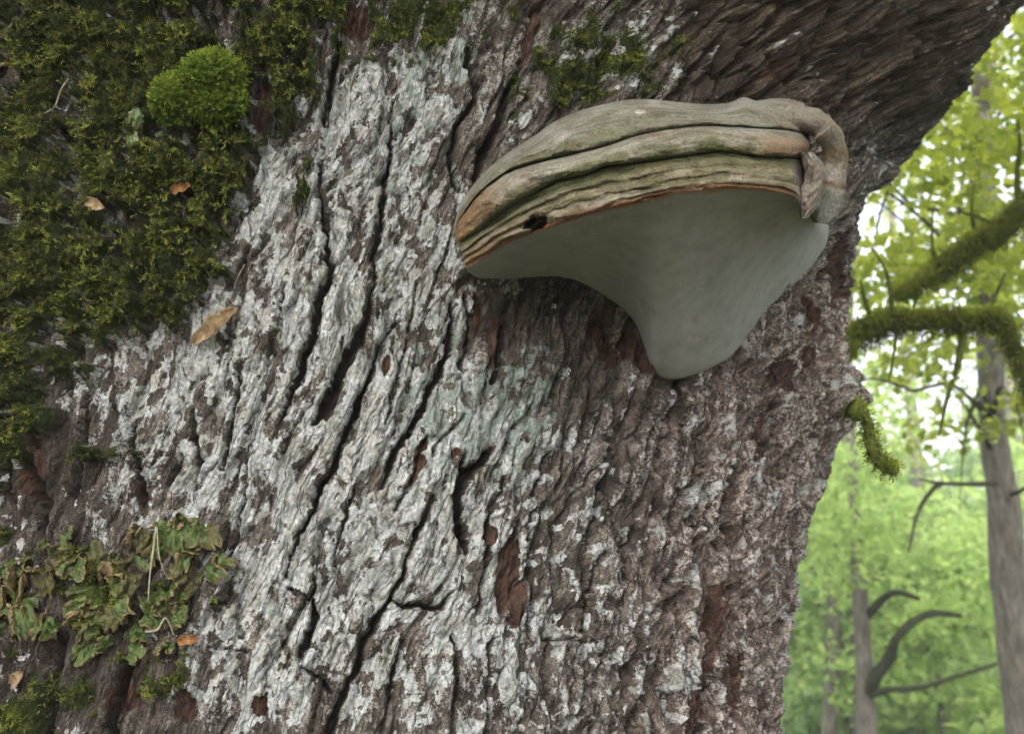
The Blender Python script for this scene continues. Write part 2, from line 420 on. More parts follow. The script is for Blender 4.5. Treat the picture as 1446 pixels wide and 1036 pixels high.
    moss = sstep(0.36, 0.58, m0 * .66 + 1.3 * gap + .5 * fbm(U / 120, V / 105, 2, 313) * sstep(560, 440, px) - 0.08)
    moss *= (1 - sstep(.3, .6, blob(px, py, 372, 150, 18, 60))) * sstep(.12, .30, m0)
    clump = 1 - np.clip(np.abs(fbm(U / 42, V / 38, 3, 321)) * 2.6, 0, 1)
    thick = moss * (0.25 + 1.0 * clump)
    h = h + 0.020 * thick * sstep(520, 420, px) * sstep(760, 620, py) + .005 * thick
    wet_dark = np.clip(blob(px, py, 60, 640, 130, 110) + blob(px, py, 130, 835, 150, 80) + blob(px, py, 110, 960, 150, 90) + .6 * sstep(30, -80, px - xb) + .8 * blob(px, py, 790, 470, 110, 90), 0, 1)  # damp dark bark at left; bark under the fungus is darkened too
    lich = np.maximum(lich * (1 - 0.75 * wet_dark * (1 - sstep(.25, .5, pat))), sstep(.16, .34, fbm(U / 17, V / 20, 3, 231)) * sstep(60, -10, px - xb) * .9)
    brown = np.clip(upr + .6 * sstep(830, 1000, px) * sstep(200, 60, py), 0, 1)  # brown bark at upper right, also carrying the overhang's shade
    pink = sstep(820, 1050, px) * sstep(330, 480, py)
    grain = np.stack([wv * S_U, V * S_U, 0 * V], -1)
    return h, dict(lich=lich, teal=teal, red=red, moss=moss, wet_dark=wet_dark, brown=brown, pink=pink, crk=np.clip(crk, 0, 1), tops=tops, grain=grain), px, py, thick

# ------------------------------------------------------------------ bark material
def bark_material():
    t = NT('oak_bark')
    g = t.attr('grain', 'Vector')
    gl = t.mapping(g, (1.0, 0.28, 1.0))
    pos = t.n('ShaderNodeTexCoord').outputs['Object']
    nb = t.noise(gl, 55, 5, .65); nf = t.noise(pos, 420, 4, .7); nm = t.noise(pos, 120, 5, .65); nc = t.noise(gl, 190, 4, .6)
    c = t.ramp(nb, [(.30, (.018, .014, .012)), (.42, (.050, .040, .034)), (.54, (.105, .089, .079)), (.66, (.185, .165, .15)), (.8, (.29, .268, .25))])
    c = t.mix(t.math('MULTIPLY', t.attr('pink'), .75), c, t.ramp(nc, [(.3, (.035, .022, .018)), (.46, (.135, .098, .086)), (.6, (.27, .212, .193)), (.75, (.42, .355, .332))]))
    c = t.mix(t.math('MULTIPLY', t.attr('brown'), .8), c, t.ramp(nb, [(.3, (.014, .009, .006)), (.5, (.044, .029, .018)), (.7, (.11, .078, .052))]))  # brown bark, tones lowered to paint in the shade under the limb
    c = t.mix(t.math('MULTIPLY', t.attr('wet_dark'), .8), c, t.ramp(nb, [(.3, (.009, .007, .006)), (.55, (.034, .024, .020)), (.75, (.09, .068, .058))]))
    c = t.mix(1.0, c, t.ramp(nf, [(.32, (.4, .4, .4)), (.5, (1.0, 1.0, 1.0)), (.66, (1.7, 1.7, 1.7))]), 'MULTIPLY')
    # long fibres and hairline splits running with the grain
    wp = t.n('ShaderNodeVectorMath', operation='MULTIPLY_ADD'); t.l(t.noise(pos, 60, 1, .6, 'Color'), wp.inputs[0]); wp.inputs[1].default_value = (.010, .010, 0); t.l(g, wp.inputs[2])
    fib = t.noise(t.mapping(wp.outputs[0], (1, .11, 1)), 330, 4, .65)
    spl = t.vor(t.mapping(wp.outputs[0], (1, .20, 1)), 85, feature='DISTANCE_TO_EDGE'); spl2 = t.vor(t.mapping(wp.outputs[0], (1, .30, 1)), 210, feature='DISTANCE_TO_EDGE')
    c = t.mix(1.0, c, t.ramp(fib, [(.34, (.38, .36, .35)), (.5, (1, 1, 1)), (.66, (1.5, 1.48, 1.45))]), 'MULTIPLY')
    # thin grey film on raised bark only, leaving gaps and pits darker
    film = t.range(t.math('ADD', nm, t.math('MULTIPLY', t.math('SUBTRACT', nf, .5), .8)), .47, .62); film = t.math('MULTIPLY', film, t.math('MULTIPLY', t.range(t.attr('tops'), .15, .75), t.math('SUBTRACT', 1.0, t.math('MULTIPLY', t.math('MAXIMUM', t.attr('brown'), t.attr('wet_dark')), .85))))
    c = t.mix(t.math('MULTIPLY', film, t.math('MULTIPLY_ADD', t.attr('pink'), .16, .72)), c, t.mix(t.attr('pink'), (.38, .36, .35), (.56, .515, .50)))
    lm = t.range(t.math('ADD', t.attr('lich'), t.math('MULTIPLY', t.math('SUBTRACT', nf, .5), 1.6)), .42, .62)
    lm = t.math('MULTIPLY', lm, t.range(t.math('ADD', nm, t.math('MULTIPLY', t.attr('lich'), .35)), .5, .66))
    lc = t.ramp(t.noise(pos, 260, 4, .7), [(.28, (.22, .22, .22)), (.40, (.37, .374, .382)), (.53, (.50, .512, .525)), (.70, (.62, .64, .668))])
    lc = t.mix(t.range(t.noise(pos, 42, 3, .65), .46, .62), lc, t.mix(1.0, lc, (.86, .82, .77), 'MULTIPLY'))
    lc = t.mix(t.range(t.noise(gl, 95, 3, .65), .50, .64), lc, t.mix(1.0, lc, (.62, .64, .60), 'MULTIPLY'))
    wart = t.vor(pos, 300)
    lc = t.mix(1.0, lc, t.ramp(wart, [(.15, (1.06, 1.065, 1.075)), (.45, (.99, 1.0, 1.01)), (.8, (.78, .78, .78))]), 'MULTIPLY')
    c = t.mix(lm, c, lc)
    tm = t.range(t.math('ADD', t.attr('teal'), t.math('MULTIPLY', t.math('SUBTRACT', nf, .5), 1.5)), .48, .66)
    tc = t.ramp(nm, [(.3, (.11, .14, .12)), (.5, (.21, .26, .235)), (.7, (.36, .42, .39))])
    c = t.mix(t.math('MULTIPLY', tm, .75), c, tc)
    # dark specks and worn pits in the crust
    sp = t.range(t.noise(pos, 520, 4, .65), .58, .66); c = t.mix(t.math('MULTIPLY', sp, .65), c, (.05, .043, .04))
    hair = t.math('MULTIPLY', t.math('MAXIMUM', t.range(spl, .0, .07, 1, 0), t.math('MULTIPLY', t.range(spl2, .0, .08, 1, 0), .7)), t.range(t.noise(pos, 70, 2, .6), .38, .55))
    c = t.mix(t.math('MULTIPLY', hair, .8), c, (.035, .027, .023))
    # inner bark and fissure floors
    rm = t.math('MULTIPLY', t.range(t.math('ADD', t.attr('red'), t.math('MULTIPLY', t.math('SUBTRACT', nf, .5), 1.1)), .42, .62), .88)
    rc = t.ramp(fib, [(.3, (.028, .011, .008)), (.5, (.042, .020, .014)), (.62, (.085, .040, .026)), (.76, (.17, .095, .06))])
    c = t.mix(rm, c, rc)
    c = t.mix(t.range(t.attr('crk'), .35, .8), c, (.030, .021, .018))
    mm = t.range(t.math('ADD', t.attr('moss'), t.math('MULTIPLY', t.math('SUBTRACT', nm, .5), 1.0)), .45, .7)
    c = t.mix(mm, c, t.ramp(nf, [(.3, (.012, .014, .006)), (.55, (.035, .048, .012)), (.75, (.075, .095, .025))]))
    hb = t.math('ADD', t.math('MULTIPLY', nf, .6), t.math('ADD', t.math('MULTIPLY', nc, .9), t.math('ADD', t.math('MULTIPLY', t.noise(pos, 1000, 2, .6), .35), t.math('MULTIPLY', t.math('MULTIPLY', wart, t.attr('lich')), -.55))))
    hb = t.math('ADD', hb, t.math('SUBTRACT', t.math('MULTIPLY', fib, .9), t.math('MULTIPLY', t.range(spl, .0, .07, 1, 0), .45)))
    return t.done(c, .9, hb, .0048, .95, spec=.2)
M_BARK = bark_material()

# ------------------------------------------------------------------ dense near bark, split into plates along its valleys
TH = np.linspace(-0.98, 1.62, 1070); ZZ = np.linspace(1.40, 2.56, 720)
TG, ZG = np.meshgrid(TH, ZZ, indexing='ij')
HG, MK, PXG, PYG, THK = bark(TG, ZG)
PG = base_p(TG, ZG, HG)
def grid_normals(P):
    du = np.gradient(P, axis=0); dv = np.gradient(P, axis=1)
    n = np.cross(du, dv)
    return n / (np.linalg.norm(n, axis=-1, keepdims=True) + 1e-12)
NG = grid_normals(PG)
NB = grid_normals(base_p(TG, ZG))
if (NB[..., 1] < 0).mean() < 0.5: NG = -NG; NB = -NB
nu, nv = TG.shape

oak = empty('oak_tree', (CX, CY, 0.0), 'huge old oak trunk with deeply fissured lichen-spotted bark carrying the bracket fungus', 'tree')

def blur(a, n):
    for ax in (0, 1):
        k = np.ones(2 * n + 1) / (2 * n + 1)
        p = np.pad(a, [(n, n) if i == ax else (0, 0) for i in (0, 1)], mode='edge')
        a = np.apply_along_axis(lambda r: np.convolve(r, k, mode='valid'), ax, p)
    return a

STEP = 5
hs_ = blur(HG[::STEP, ::STEP], 1)
rm_ = blur(HG[::STEP, ::STEP], 3)
def maxfilt(a, n, ax):
    p = np.pad(a, [(n, n) if i == ax else (0, 0) for i in (0, 1)], mode='edge')
    return np.max(np.stack([np.roll(p, -s, ax)[tuple(slice(0, a.shape[i]) for i in (0, 1))] for s in range(2 * n + 1)]), 0)
pk = (maxfilt(maxfilt(rm_, 4, 0), 7, 1) == rm_)
lab = np.full(hs_.shape, -1, int); heap = []
for k, (i, j) in enumerate(np.argwhere(pk)):
    lab[i, j] = k; heapq.heappush(heap, (-hs_[i, j], int(i), int(j)))
A_, B_ = hs_.shape
while heap:
    hh, i, j = heapq.heappop(heap)
    for di, dj in ((1, 0), (-1, 0), (0, 1), (0, -1)):
        a, b = i + di, j + dj
        if 0 <= a < A_ and 0 <= b < B_ and lab[a, b] < 0:
            lab[a, b] = lab[i, j]; heapq.heappush(heap, (max(hh, -hs_[a, b]), a, b))
NPL = lab.max() + 1
FI, FJ = np.meshgrid(np.arange(nu - 1), np.arange(nv - 1), indexing='ij')
wob = (2.2 * perlin(FI / 9.0, FJ / 9.0, 5)).astype(int)
li = np.clip((FI + wob) // STEP, 0, A_ - 1); lj = np.clip((FJ - wob) // STEP, 0, B_ - 1)
flab = lab[li, lj].ravel()
QF = grid_faces(nu, nv)
VF = PG.reshape(-1, 3); NF = NG.reshape(-1, 3)
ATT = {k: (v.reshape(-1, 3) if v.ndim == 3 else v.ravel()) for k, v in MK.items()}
BACK = (0.985)
# rest of the trunk (coarse, a little under the near bark)
tc = np.concatenate([np.linspace(-np.pi, np.pi, 181)[:-1]]); zc = np.concatenate([np.linspace(-0.25, 1.38, 90), np.linspace(1.40, 2.56, 70), np.linspace(2.58, 3.9, 70)])
TC, ZC = np.meshgrid(tc, zc, indexing='ij')
HC, MC, _, _, _ = bark(TC, ZC)
inside = sstep(-0.99, -0.93, TC) * sstep(1.63, 1.57, TC) * sstep(1.39, 1.45, ZC) * sstep(2.57, 2.51, ZC)
HC = HC - 0.045 * inside
PC = base_p(TC, ZC, HC)
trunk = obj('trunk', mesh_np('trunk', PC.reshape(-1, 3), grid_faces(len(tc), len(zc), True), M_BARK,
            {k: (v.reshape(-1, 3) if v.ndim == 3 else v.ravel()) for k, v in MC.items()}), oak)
order = np.argsort(flab, kind='stable'); bounds = np.searchsorted(flab[order], np.arange(NPL + 1))
for k in range(NPL):
    f = QF[order[bounds[k]:bounds[k + 1]]]
    if len(f) == 0: continue
    vi, inv = np.unique(f.ravel(), return_inverse=True)
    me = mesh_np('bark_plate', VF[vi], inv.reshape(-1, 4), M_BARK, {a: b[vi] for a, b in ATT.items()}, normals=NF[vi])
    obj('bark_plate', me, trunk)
print('plates', NPL)

def surf(px, py):
    """displaced bark point, normal and base normal nearest a pixel (front side)"""
    m = (np.abs(PXG - px) < 6) & (np.abs(PYG - py) < 6) & (((PG - CAM) * NB).sum(-1) < 0)
    idx = np.argwhere(m)
    d = np.hypot(PXG[m] - px, PYG[m] - py)
    i, j = idx[d.argmin()]
    return PG[i, j], NG[i, j], NB[i, j]
# ------------------------------------------------------------------ bracket fungus
def Zm(pts): return np.array([(600 + x / 2.191, 110 + y / 2.191) for x, y in pts])
def curve(pts, n, s=None, smooth=5):
    pts = np.array(pts, float)
    if s is None:
        d = np.r_[0, np.cumsum(np.hypot(*np.diff(pts, axis=0).T))]; s = d / d[-1]
    u = np.linspace(0, 1, n)
    out = np.stack([np.interp(u, s, pts[:, 0]), np.interp(u, s, pts[:, 1])], -1)
    k = smooth * n // 200
    if k > 0:
        ker = np.ones(2 * k + 1) / (2 * k + 1)
        for _ in range(2):
            p = np.concatenate([2 * out[:1] - out[k:0:-1], out, 2 * out[-1:] - out[-2:-k - 2:-1]])
            out = np.stack([np.convolve(p[:, c], ker, mode='valid') for c in (0, 1)], -1)
    return out
NS = 320
cA = curve(Zm([(88,478),(100,430),(130,370),(190,300),(260,245),(330,200),(400,150),(480,115),(560,95),(640,80),(720,82),(800,92),(880,97),(950,92),(985,70),(1000,72),(1015,88),(1080,76),(1130,78),(1175,92)]), NS, smooth=3)
cG1 = curve(Zm([(90,482),(105,440),(170,352),(250,292),(350,262),(450,240),(550,215),(650,180),(750,160),(850,148),(950,150),(1050,157),(1130,163),(1188,178)]), NS, smooth=3)
cG2 = curve(Zm([(105,515),(180,462),(260,402),(350,352),(420,315),(500,300),(560,272),(650,265),(750,250),(850,237),(900,228),(980,238),(1050,247),(1130,248),(1192,252)]), NS, smooth=3)
cM = curve(Zm([(130,590),(200,545),(260,508),(330,482),(400,457),(480,430),(560,408),(650,388),(700,375),(760,356),(850,346),(950,338),(1030,342),(1100,352),(1150,366),(1165,400),(1175,425)]), NS, smooth=3)
Lp = Zm([(130,597),(160,620),(250,622),(400,612),(470,625),(540,665),(600,702),(650,752),(680,830),(700,905),(740,935),(800,930),(870,905),(940,870),(990,810),(1050,720),(1130,650),(1200,580),(1240,520),(1255,480),(1245,425)])
Ls = [0,.04,.13,.27,.33,.39,.44,.48,.525,.575,.615,.65,.69,.73,.77,.82,.87,.92,.96,.985,1.0]
cL = curve(Lp, NS, Ls, smooth=3)
sN = np.linspace(0, 1, NS)
def Dm(s): return np.interp(s, [0, .08, .2, .4, .6, .8, .93, 1], [1.005, .985, .955, .925, .915, .93, .955, .985])
tA, tG1, tG2, tM, tL = (raycast(c[:, 0], c[:, 1]) for c in (cA, cG1, cG2, cM, cL))
def smooth1(a, k=12):
    p = np.pad(a, k, mode='edge'); return np.convolve(p, np.ones(2 * k + 1) / (2 * k + 1), mode='valid')
tA, tG1, tG2, tM, tL = map(smooth1, (tA, tG1, tG2, tM, tL))
dm = np.minimum(Dm(sN), smooth1(tM) - 0.02)

def seg(c0, c1, d0, d1, bulge, n, warp=1.0):
    u = np.linspace(0, 1, n)[None, :]
    P2 = c0[:, None, :] * (1 - u[..., None]) + c1[:, None, :] * u[..., None]
    circ = np.sqrt(np.clip(1 - (2 * u - 1) ** 2, 0, 1))
    dep = d0[:, None] * (1 - u) + d1[:, None] * u - bulge[:, None] * circ
    return P2, dep, u * np.ones((NS, 1))
fade = sstep(0, .12, sN) * .75 + .25
kk = lambda t, k: t * (1 - k) + dm * k
# hump, ridge, band and the grey pore face
SEG = {}
n0 = 26
P2, dep, u = seg(cA, cG1, kk(tA, .55), kk(tG1, .78), .026 * fade, 40); SEG['cap'] = (P2, dep, u)
P2, dep, u = seg(cG1, cG2, kk(tG1, .78), kk(tG2, .88), .027 * fade, 40); SEG['growth_ridge'] = (P2, dep, u)
P2, dep, u = seg(cG2, cM, kk(tG2, .88), dm, .009 * fade, 40); SEG['margin_band'] = (P2, dep, u)
u = np.linspace(0, 1, 150)[None, :]
P2 = cM[:, None, :] * (1 - u[..., None]) + cL[:, None, :] * u[..., None]
prot = (tL - dm)[:, None]
nose = np.exp(-((sN - .62) / .17) ** 2)[:, None]
q = (1 - u) ** 1.15
lip = 0.014 + 0.012 * nose
dep = tL[:, None] - lip * np.sqrt(np.clip(1 - u ** 6, 0, 1)) - (prot - lip) * q
ones = np.ones((NS, 1))
SEG['pore_face'] = (P2, dep, u * ones)

def face_xy(name):
    P2, dep, u = SEG[name]
    X, Y = P2[..., 0], P2[..., 1]
    n1 = fbm(X / 30, Y / 14, 4, 401); n2 = fbm(X / 9, Y / 7, 4, 409, .6); n3 = fbm(X / 70, Y / 40, 3, 413)
    return P2, dep.copy(), u, X, Y, n1, n2, n3

def mixc(a, b, f): return a * (1 - f[..., None]) + np.array(b) * f[..., None]
def fungus_material():
    t = NT('fungus_crust'); pos = t.n('ShaderNodeTexCoord').outputs['Object']
    c = t.attr('tint', 'Color')
    nf = t.noise(pos, 380, 6, .65); nm = t.noise(pos, 90, 5, .6)
    c = t.mix(1.0, c, t.ramp(nf, [(.28, (.30, .30, .29)), (.5, (.64, .635, .62)), (.72, (.95, .94, .91))]), 'MULTIPLY')
    c = t.mix(t.math('MULTIPLY', t.range(t.noise(pos, 34, 6, .65), .48, .66), .6), c, t.mix(1.0, c, (.52, .5, .44), 'MULTIPLY'))
    c = t.mix(t.math('MULTIPLY', t.range(nm, .55, .75), .18), c, (.36, .34, .30))
    return t.done(c, .8, t.math('ADD', nf, t.math('MULTIPLY', nm, 1.5)),   .0034, .95, spec=.2)
M_FUN = fungus_material()
def pore_material():
    t = NT('fungus_pores'); pos = t.n('ShaderNodeTexCoord').outputs['Object']
    c = t.attr('tint', 'Color')
    nm = t.noise(pos, 45, 6, .6); nf = t.noise(pos, 900, 3, .5)
    c = t.mix(1.0, c, t.ramp(nm, [(.25, (.78, .77, .74)), (.5, (1, 1, 1)), (.75, (1.16, 1.16, 1.12))]), 'MULTIPLY')
    c = t.mix(t.math('MULTIPLY', t.range(t.noise(pos, 160, 4, .6), .62, .70), .4), c, (.36, .355, .335))
    return t.done(c, .7, t.math('ADD', nf, t.math('MULTIPLY', nm, .6)), .0006, .6, spec=.3)
M_POR = pore_material()

fp0, _, _ = surf(900, 300)
fung = empty('bracket_fungus', fp0, 'large hoof-like bracket fungus with ridged tan crust and smooth grey underside growing on oak', 'fungus')
sg = sN[:, None]
for nm in ('cap', 'growth_ridge', 'margin_band', 'pore_face'):
    P2, dep, u, X, Y, n1, n2, n3 = face_xy(nm)
    if nm == 'cap':
        dep += -.0055 * n1 - .0022 * n2 + .003 * n3 - .0030 * np.cos(u * 15 + 2.5 * n3 + 1.0 * n1) * sstep(.05, .3, sg)
        c = mixc(np.full(P2.shape[:2] + (3,), 0) + np.array((.30, .284, .252)), (.41, .398, .375), sstep(.0, .5, n3 + .3 - u))
        c = mixc(c, (.15, .155, .075), .85 * sstep(.30, .85, u + .5 * n1) * sstep(1.05, .3, sg + .2 * n3))
        c = mixc(c, (.30, .30, .20), .45 * sstep(-.1, .4, n2) * sstep(.3, .8, u))
        c = mixc(c, (.30, .17, .085), .55 * sstep(.16, .02, sg) * sstep(.1, .6, u))
        c = mixc(c, (.30, .215, .14), .5 * sstep(.88, 1, sg))
        spot = blob(X, Y, 905, 158, 9, 4); c = mixc(c, (.62, .6, .56), sstep(.35, .6, spot)); dep -= .003 * sstep(.2, .7, spot)
    elif nm == 'growth_ridge':
        dep += -.0048 * n1 - .0020 * n2 + .003 * fbm(X / 55, Y / 22, 2, 419)
        c = mixc(np.zeros(P2.shape[:2] + (3,)) + np.array((.37, .348, .305)), (.28, .25, .195), sstep(-.1, .5, n3))
        c = mixc(c, (.125, .13, .055), .9 * sstep(.38, .8, u + .45 * n1))
        c = mixc(c, (.34, .19, .095), .85 * sstep(.26, .04, sg + .08 * n3) * sstep(.95, .55, u))
        c = mixc(c, (.36, .20, .12), .6 * sstep(.78, .93, sg + .12 * n3) * sstep(.1, .4, u) * sstep(1, .7, u))
        c = mixc(c, (.46, .43, .40), .55 * blob(X, Y, 745, 245, 40, 16, -25))
        knot = blob(X, Y, 876, 226, 17, 12, -20); dep -= .006 * sstep(.2, .9, knot); c = mixc(c, (.17, .165, .10), .8 * sstep(.25, .8, knot))
    elif nm == 'margin_band':
        lay = 1.7 * fbm(X / 110 + 0 * u, u * 9 + 1.5 * n3, 4, 433, .75)
        dep += -.0034 * lay - .0022 * np.cos(u * 23 + 3 * n3) - .0016 * n1 - .0012 * n2
        c = mixc(np.zeros(P2.shape[:2] + (3,)) + np.array((.18, .162, .10)), (.33, .285, .205), sstep(.0, .8, lay * .5 + n1 + .3))
        c = mixc(c, (.11, .12, .05), .85 * sstep(.45, .0, u + .35 * n3))
        c = mixc(c, (.44, .39, .33), .75 * sstep(.55, .72, u) * sstep(.95, .82, u) * sstep(-.05, .25, fbm(X / 45, Y / 30, 3, 431)))
        c = mixc(c, (.20, .085, .04), .9 * sstep(.80, .93, u + .08 * n2))
        c = mixc(c, (.25, .13, .055), .7 * sstep(.2, .05, sg) * sstep(.3, .8, u))
        hole = sstep(.35, .6, (blob(X, Y, 757, 316, 18, 12, -20) + .5 * n2)); dep += .020 * hole; c = mixc(c, (.035, .026, .02), hole)
        c = mixc(c, (.34, .30, .27), .9 * sstep(.93, .985, sg))
    else:
        dep += -.0016 * n3 - .0004 * n1
        # crease running in from the right end of the rim
        dd, ww = seg_dist(X, Y, [(1140, 306, 6), (1105, 318, 6), (1060, 326, 8), (1000, 332, 12), (960, 336, 14)], 90)
        dep += .009 * np.exp(-(dd / (2.2 * ww)) ** 2) * sstep(.75, .95, sg + .1)
        dep += .010 * np.exp(-((X - 800) / 70) ** 2) * np.exp(-((u - .62) / .3) ** 2)
        c = mixc(np.zeros(P2.shape[:2] + (3,)) + np.array((.195, .197, .192)), (.215, .216, .208), sstep(-.3, .5, n3))
        c = mixc(c, (.20, .09, .045), .85 * sstep(.035, .0, u - .015 * n1))
        c = mixc(c, (.27, .15, .09), .6 * sstep(.45, .75, blob(X, Y, 816, 318, 6, 4)))
        hole = sstep(.35, .6, (blob(X, Y, 754, 322, 17, 7, -20) + .3 * n2)); dep += .014 * hole; c = mixc(c, (.04, .03, .024), hole)
    if nm != 'pore_face':                          # stained growth lines following the rim
        ln = fbm(X / 120, u * 8 + 2 * n3, 4, 441, .7); dep = dep - .0012 * ln
        c = c * (1 + .7 * ln)[..., None]
        c = mixc(c, (.19, .10, .055), .55 * sstep(.18, .45, fbm(X / 60, u * 5 + n3, 3, 443)))
        c = mixc(c, (.13, .14, .06), .5 * sstep(.15, .45, fbm(X / 80, u * 4 + n3, 3, 447)))
    if nm != 'pore_face': dep = dep + .055 * np.clip((sg - .945) / .055, 0, 1) ** 2.2
    V = at(P2[..., 0], P2[..., 1], dep)
    if nm == 'cap':                                # top runs back into the trunk, hidden from below
        back = at(cA[:, 0], cA[:, 1] + 2, tA + .05); mid = (V[:, 0] * .5 + back * .5) + np.array([0, 0, .006])
        V = np.concatenate([back[:, None], mid[:, None], V], 1); c = np.concatenate([c[:, :1], c[:, :1], c], 1)
    if nm == 'pore_face':
        back = at(cL[:, 0], cL[:, 1] + 0, tL + .045)
        V = np.concatenate([V, back[:, None]], 1); c = np.concatenate([c, c[:, -1:]], 1)
    if nm in ('growth_ridge', 'margin_band'):      # blunt right end
        e = V[-1]; back = CAM + (e - CAM) * 1.07; V = np.concatenate([V, back[None]], 0); c = np.concatenate([c, c[-1:] * .8], 0)
    tint = np.concatenate([np.clip(c, 0, 1), np.ones(c.shape[:2] + (1,))], -1).reshape(-1, 4)
    obj(nm, mesh_np(nm, V.reshape(-1, 3), grid_faces(V.shape[0], V.shape[1])[:, ::-1], M_POR if nm == 'pore_face' else M_FUN, {'tint': tint}), fung)

# the rounded side lobe wrapping the right end
lp = np.array([(1085,166,14,.0),(1120,165,18,.0),(1150,171,19,.010),(1169,187,19,.025),(1179,208,17,.045),(1180,230,18,.055),(1172,253,24,.05),(1167,275,27,.045),(1163,298,23,.04),(1160,318,12,.04)])
nl, nr = 90, 48
sl_ = np.linspace(0, 1, nl); sp = np.linspace(0, 1, len(lp))
path = np.stack([smooth1(np.interp(sl_, sp, lp[:, k]), 4) for k in range(4)], -1)
tan = np.gradient(path[:, :2], axis=0); tan /= np.linalg.norm(tan, axis=1, keepdims=True); nrm = np.stack([-tan[:, 1], tan[:, 0]], -1)
ph = np.linspace(0, 2 * np.pi, nr, endpoint=False)
_c = SEG['cap'][1]; print('capdepth', _c[int(.85*NS), 22], _c[-1, 22], dm[-1])
dcen = 0.985 + path[:, 3]; dcen = np.maximum(dcen, np.interp(sl_, [0, .12, .3, .5], [_c[int(.87 * NS), 20] + .030, _c[int(.93 * NS), 20] + .016, _c[-1, 20] + .006, 0]))
cs, sn = np.cos(ph)[None, :], np.sin(ph)[None, :]
nz = fbm(sl_[:, None] * 9 + 0 * cs, cs * 1.1 + sn * 0.7, 4, 451)
nz2 = fbm(sl_[:, None] * 26 + 0 * cs, cs * 2.2 + sn * 1.4, 3, 455); rr = path[:, 2:3] * (1 + .20 * nz + .10 * nz2)
PX = path[:, 0:1] + nrm[:, 0:1] * rr * cs; PY = path[:, 1:2] + nrm[:, 1:2] * rr * cs
nz = nz + .5 * nz2
DD = dcen[:, None] - np.where(sn > 0, .014, .20) * sn * (1 + .2 * nz)
V = at(PX, PY, DD)
cc = mixc(np.zeros((nl, nr, 3)) + np.array((.29, .262, .222)), (.34, .23, .13), sstep(-.1, .4, nz) * np.exp(-((sl_ - .45) / .2) ** 2)[:, None])
cc = mixc(cc, (.36, .33, .29), sstep(.5, .62, sl_)[:, None] * np.ones((1, nr)))
cc = mixc(cc, (.17, .085, .045), .8 * np.exp(-((sl_ - .70 + .02 * nz[:, 0]) / .03) ** 2)[:, None] * np.ones((1, nr)))
cc = mixc(cc, (.22, .216, .196), sstep(.72, .76, sl_)[:, None] * np.ones((1, nr)))
tint = np.concatenate([cc, np.ones((nl, nr, 1))], -1).reshape(-1, 4)
idx = np.arange(nl * nr).reshape(nl, nr)
fa = np.stack([idx[:-1], np.roll(idx, -1, 1)[:-1], np.roll(idx, -1, 1)[1:], idx[1:]], -1).reshape(-1, 4)
obj('side_lobe', mesh_np('side_lobe', V.reshape(-1, 3), fa, M_FUN, {'tint': tint}), fung)

# tan nodular end of the rim, standing in front of the side lobe
kp = np.array([(1138,214,9),(1147,226,12),(1152,240,14),(1149,256,13),(1146,270,15),(1143,286,13),(1139,300,9),(1136,309,4)], float)
nl = 60; sl_ = np.linspace(0, 1, nl); path = np.stack([smooth1(np.interp(sl_, np.linspace(0, 1, len(kp)), kp[:, k]), 2) for k in range(3)], -1)
nz = fbm(sl_[:, None] * 4 + .8 * cs, cs * .5 + sn * 1.1, 3, 471); nz2 = fbm(sl_[:, None] * 9 + 1.5 * cs, cs * 1.0 + sn * 1.8, 3, 473)
rr = path[:, 2:3] * (1 + .35 * nz + .15 * nz2)
DD = dm[-12] + .022 - np.where(sn > 0, .016, .06) * sn * (1 + .5 * nz + .3 * nz2) + .0 * cs
V = at(path[:, 0:1] + rr * cs, path[:, 1:2] + 0 * cs, DD)
cc = mixc(np.zeros((nl, nr, 3)) + np.array((.27, .24, .21)), (.25, .14, .08), sstep(.0, .45, nz2))
cc = mixc(cc, (.36, .33, .30), sstep(.05, .4, nz))
idx = np.arange(nl * nr).reshape(nl, nr)
fa = np.stack([idx[:-1], np.roll(idx, -1, 1)[:-1], np.roll(idx, -1, 1)[1:], idx[1:]], -1).reshape(-1, 4)
obj('rim_knob', mesh_np('rim_knob', V.reshape(-1, 3), fa, M_FUN, {'tint': np.concatenate([cc, np.ones((nl, nr, 1))], -1).reshape(-1, 4)}), fung)
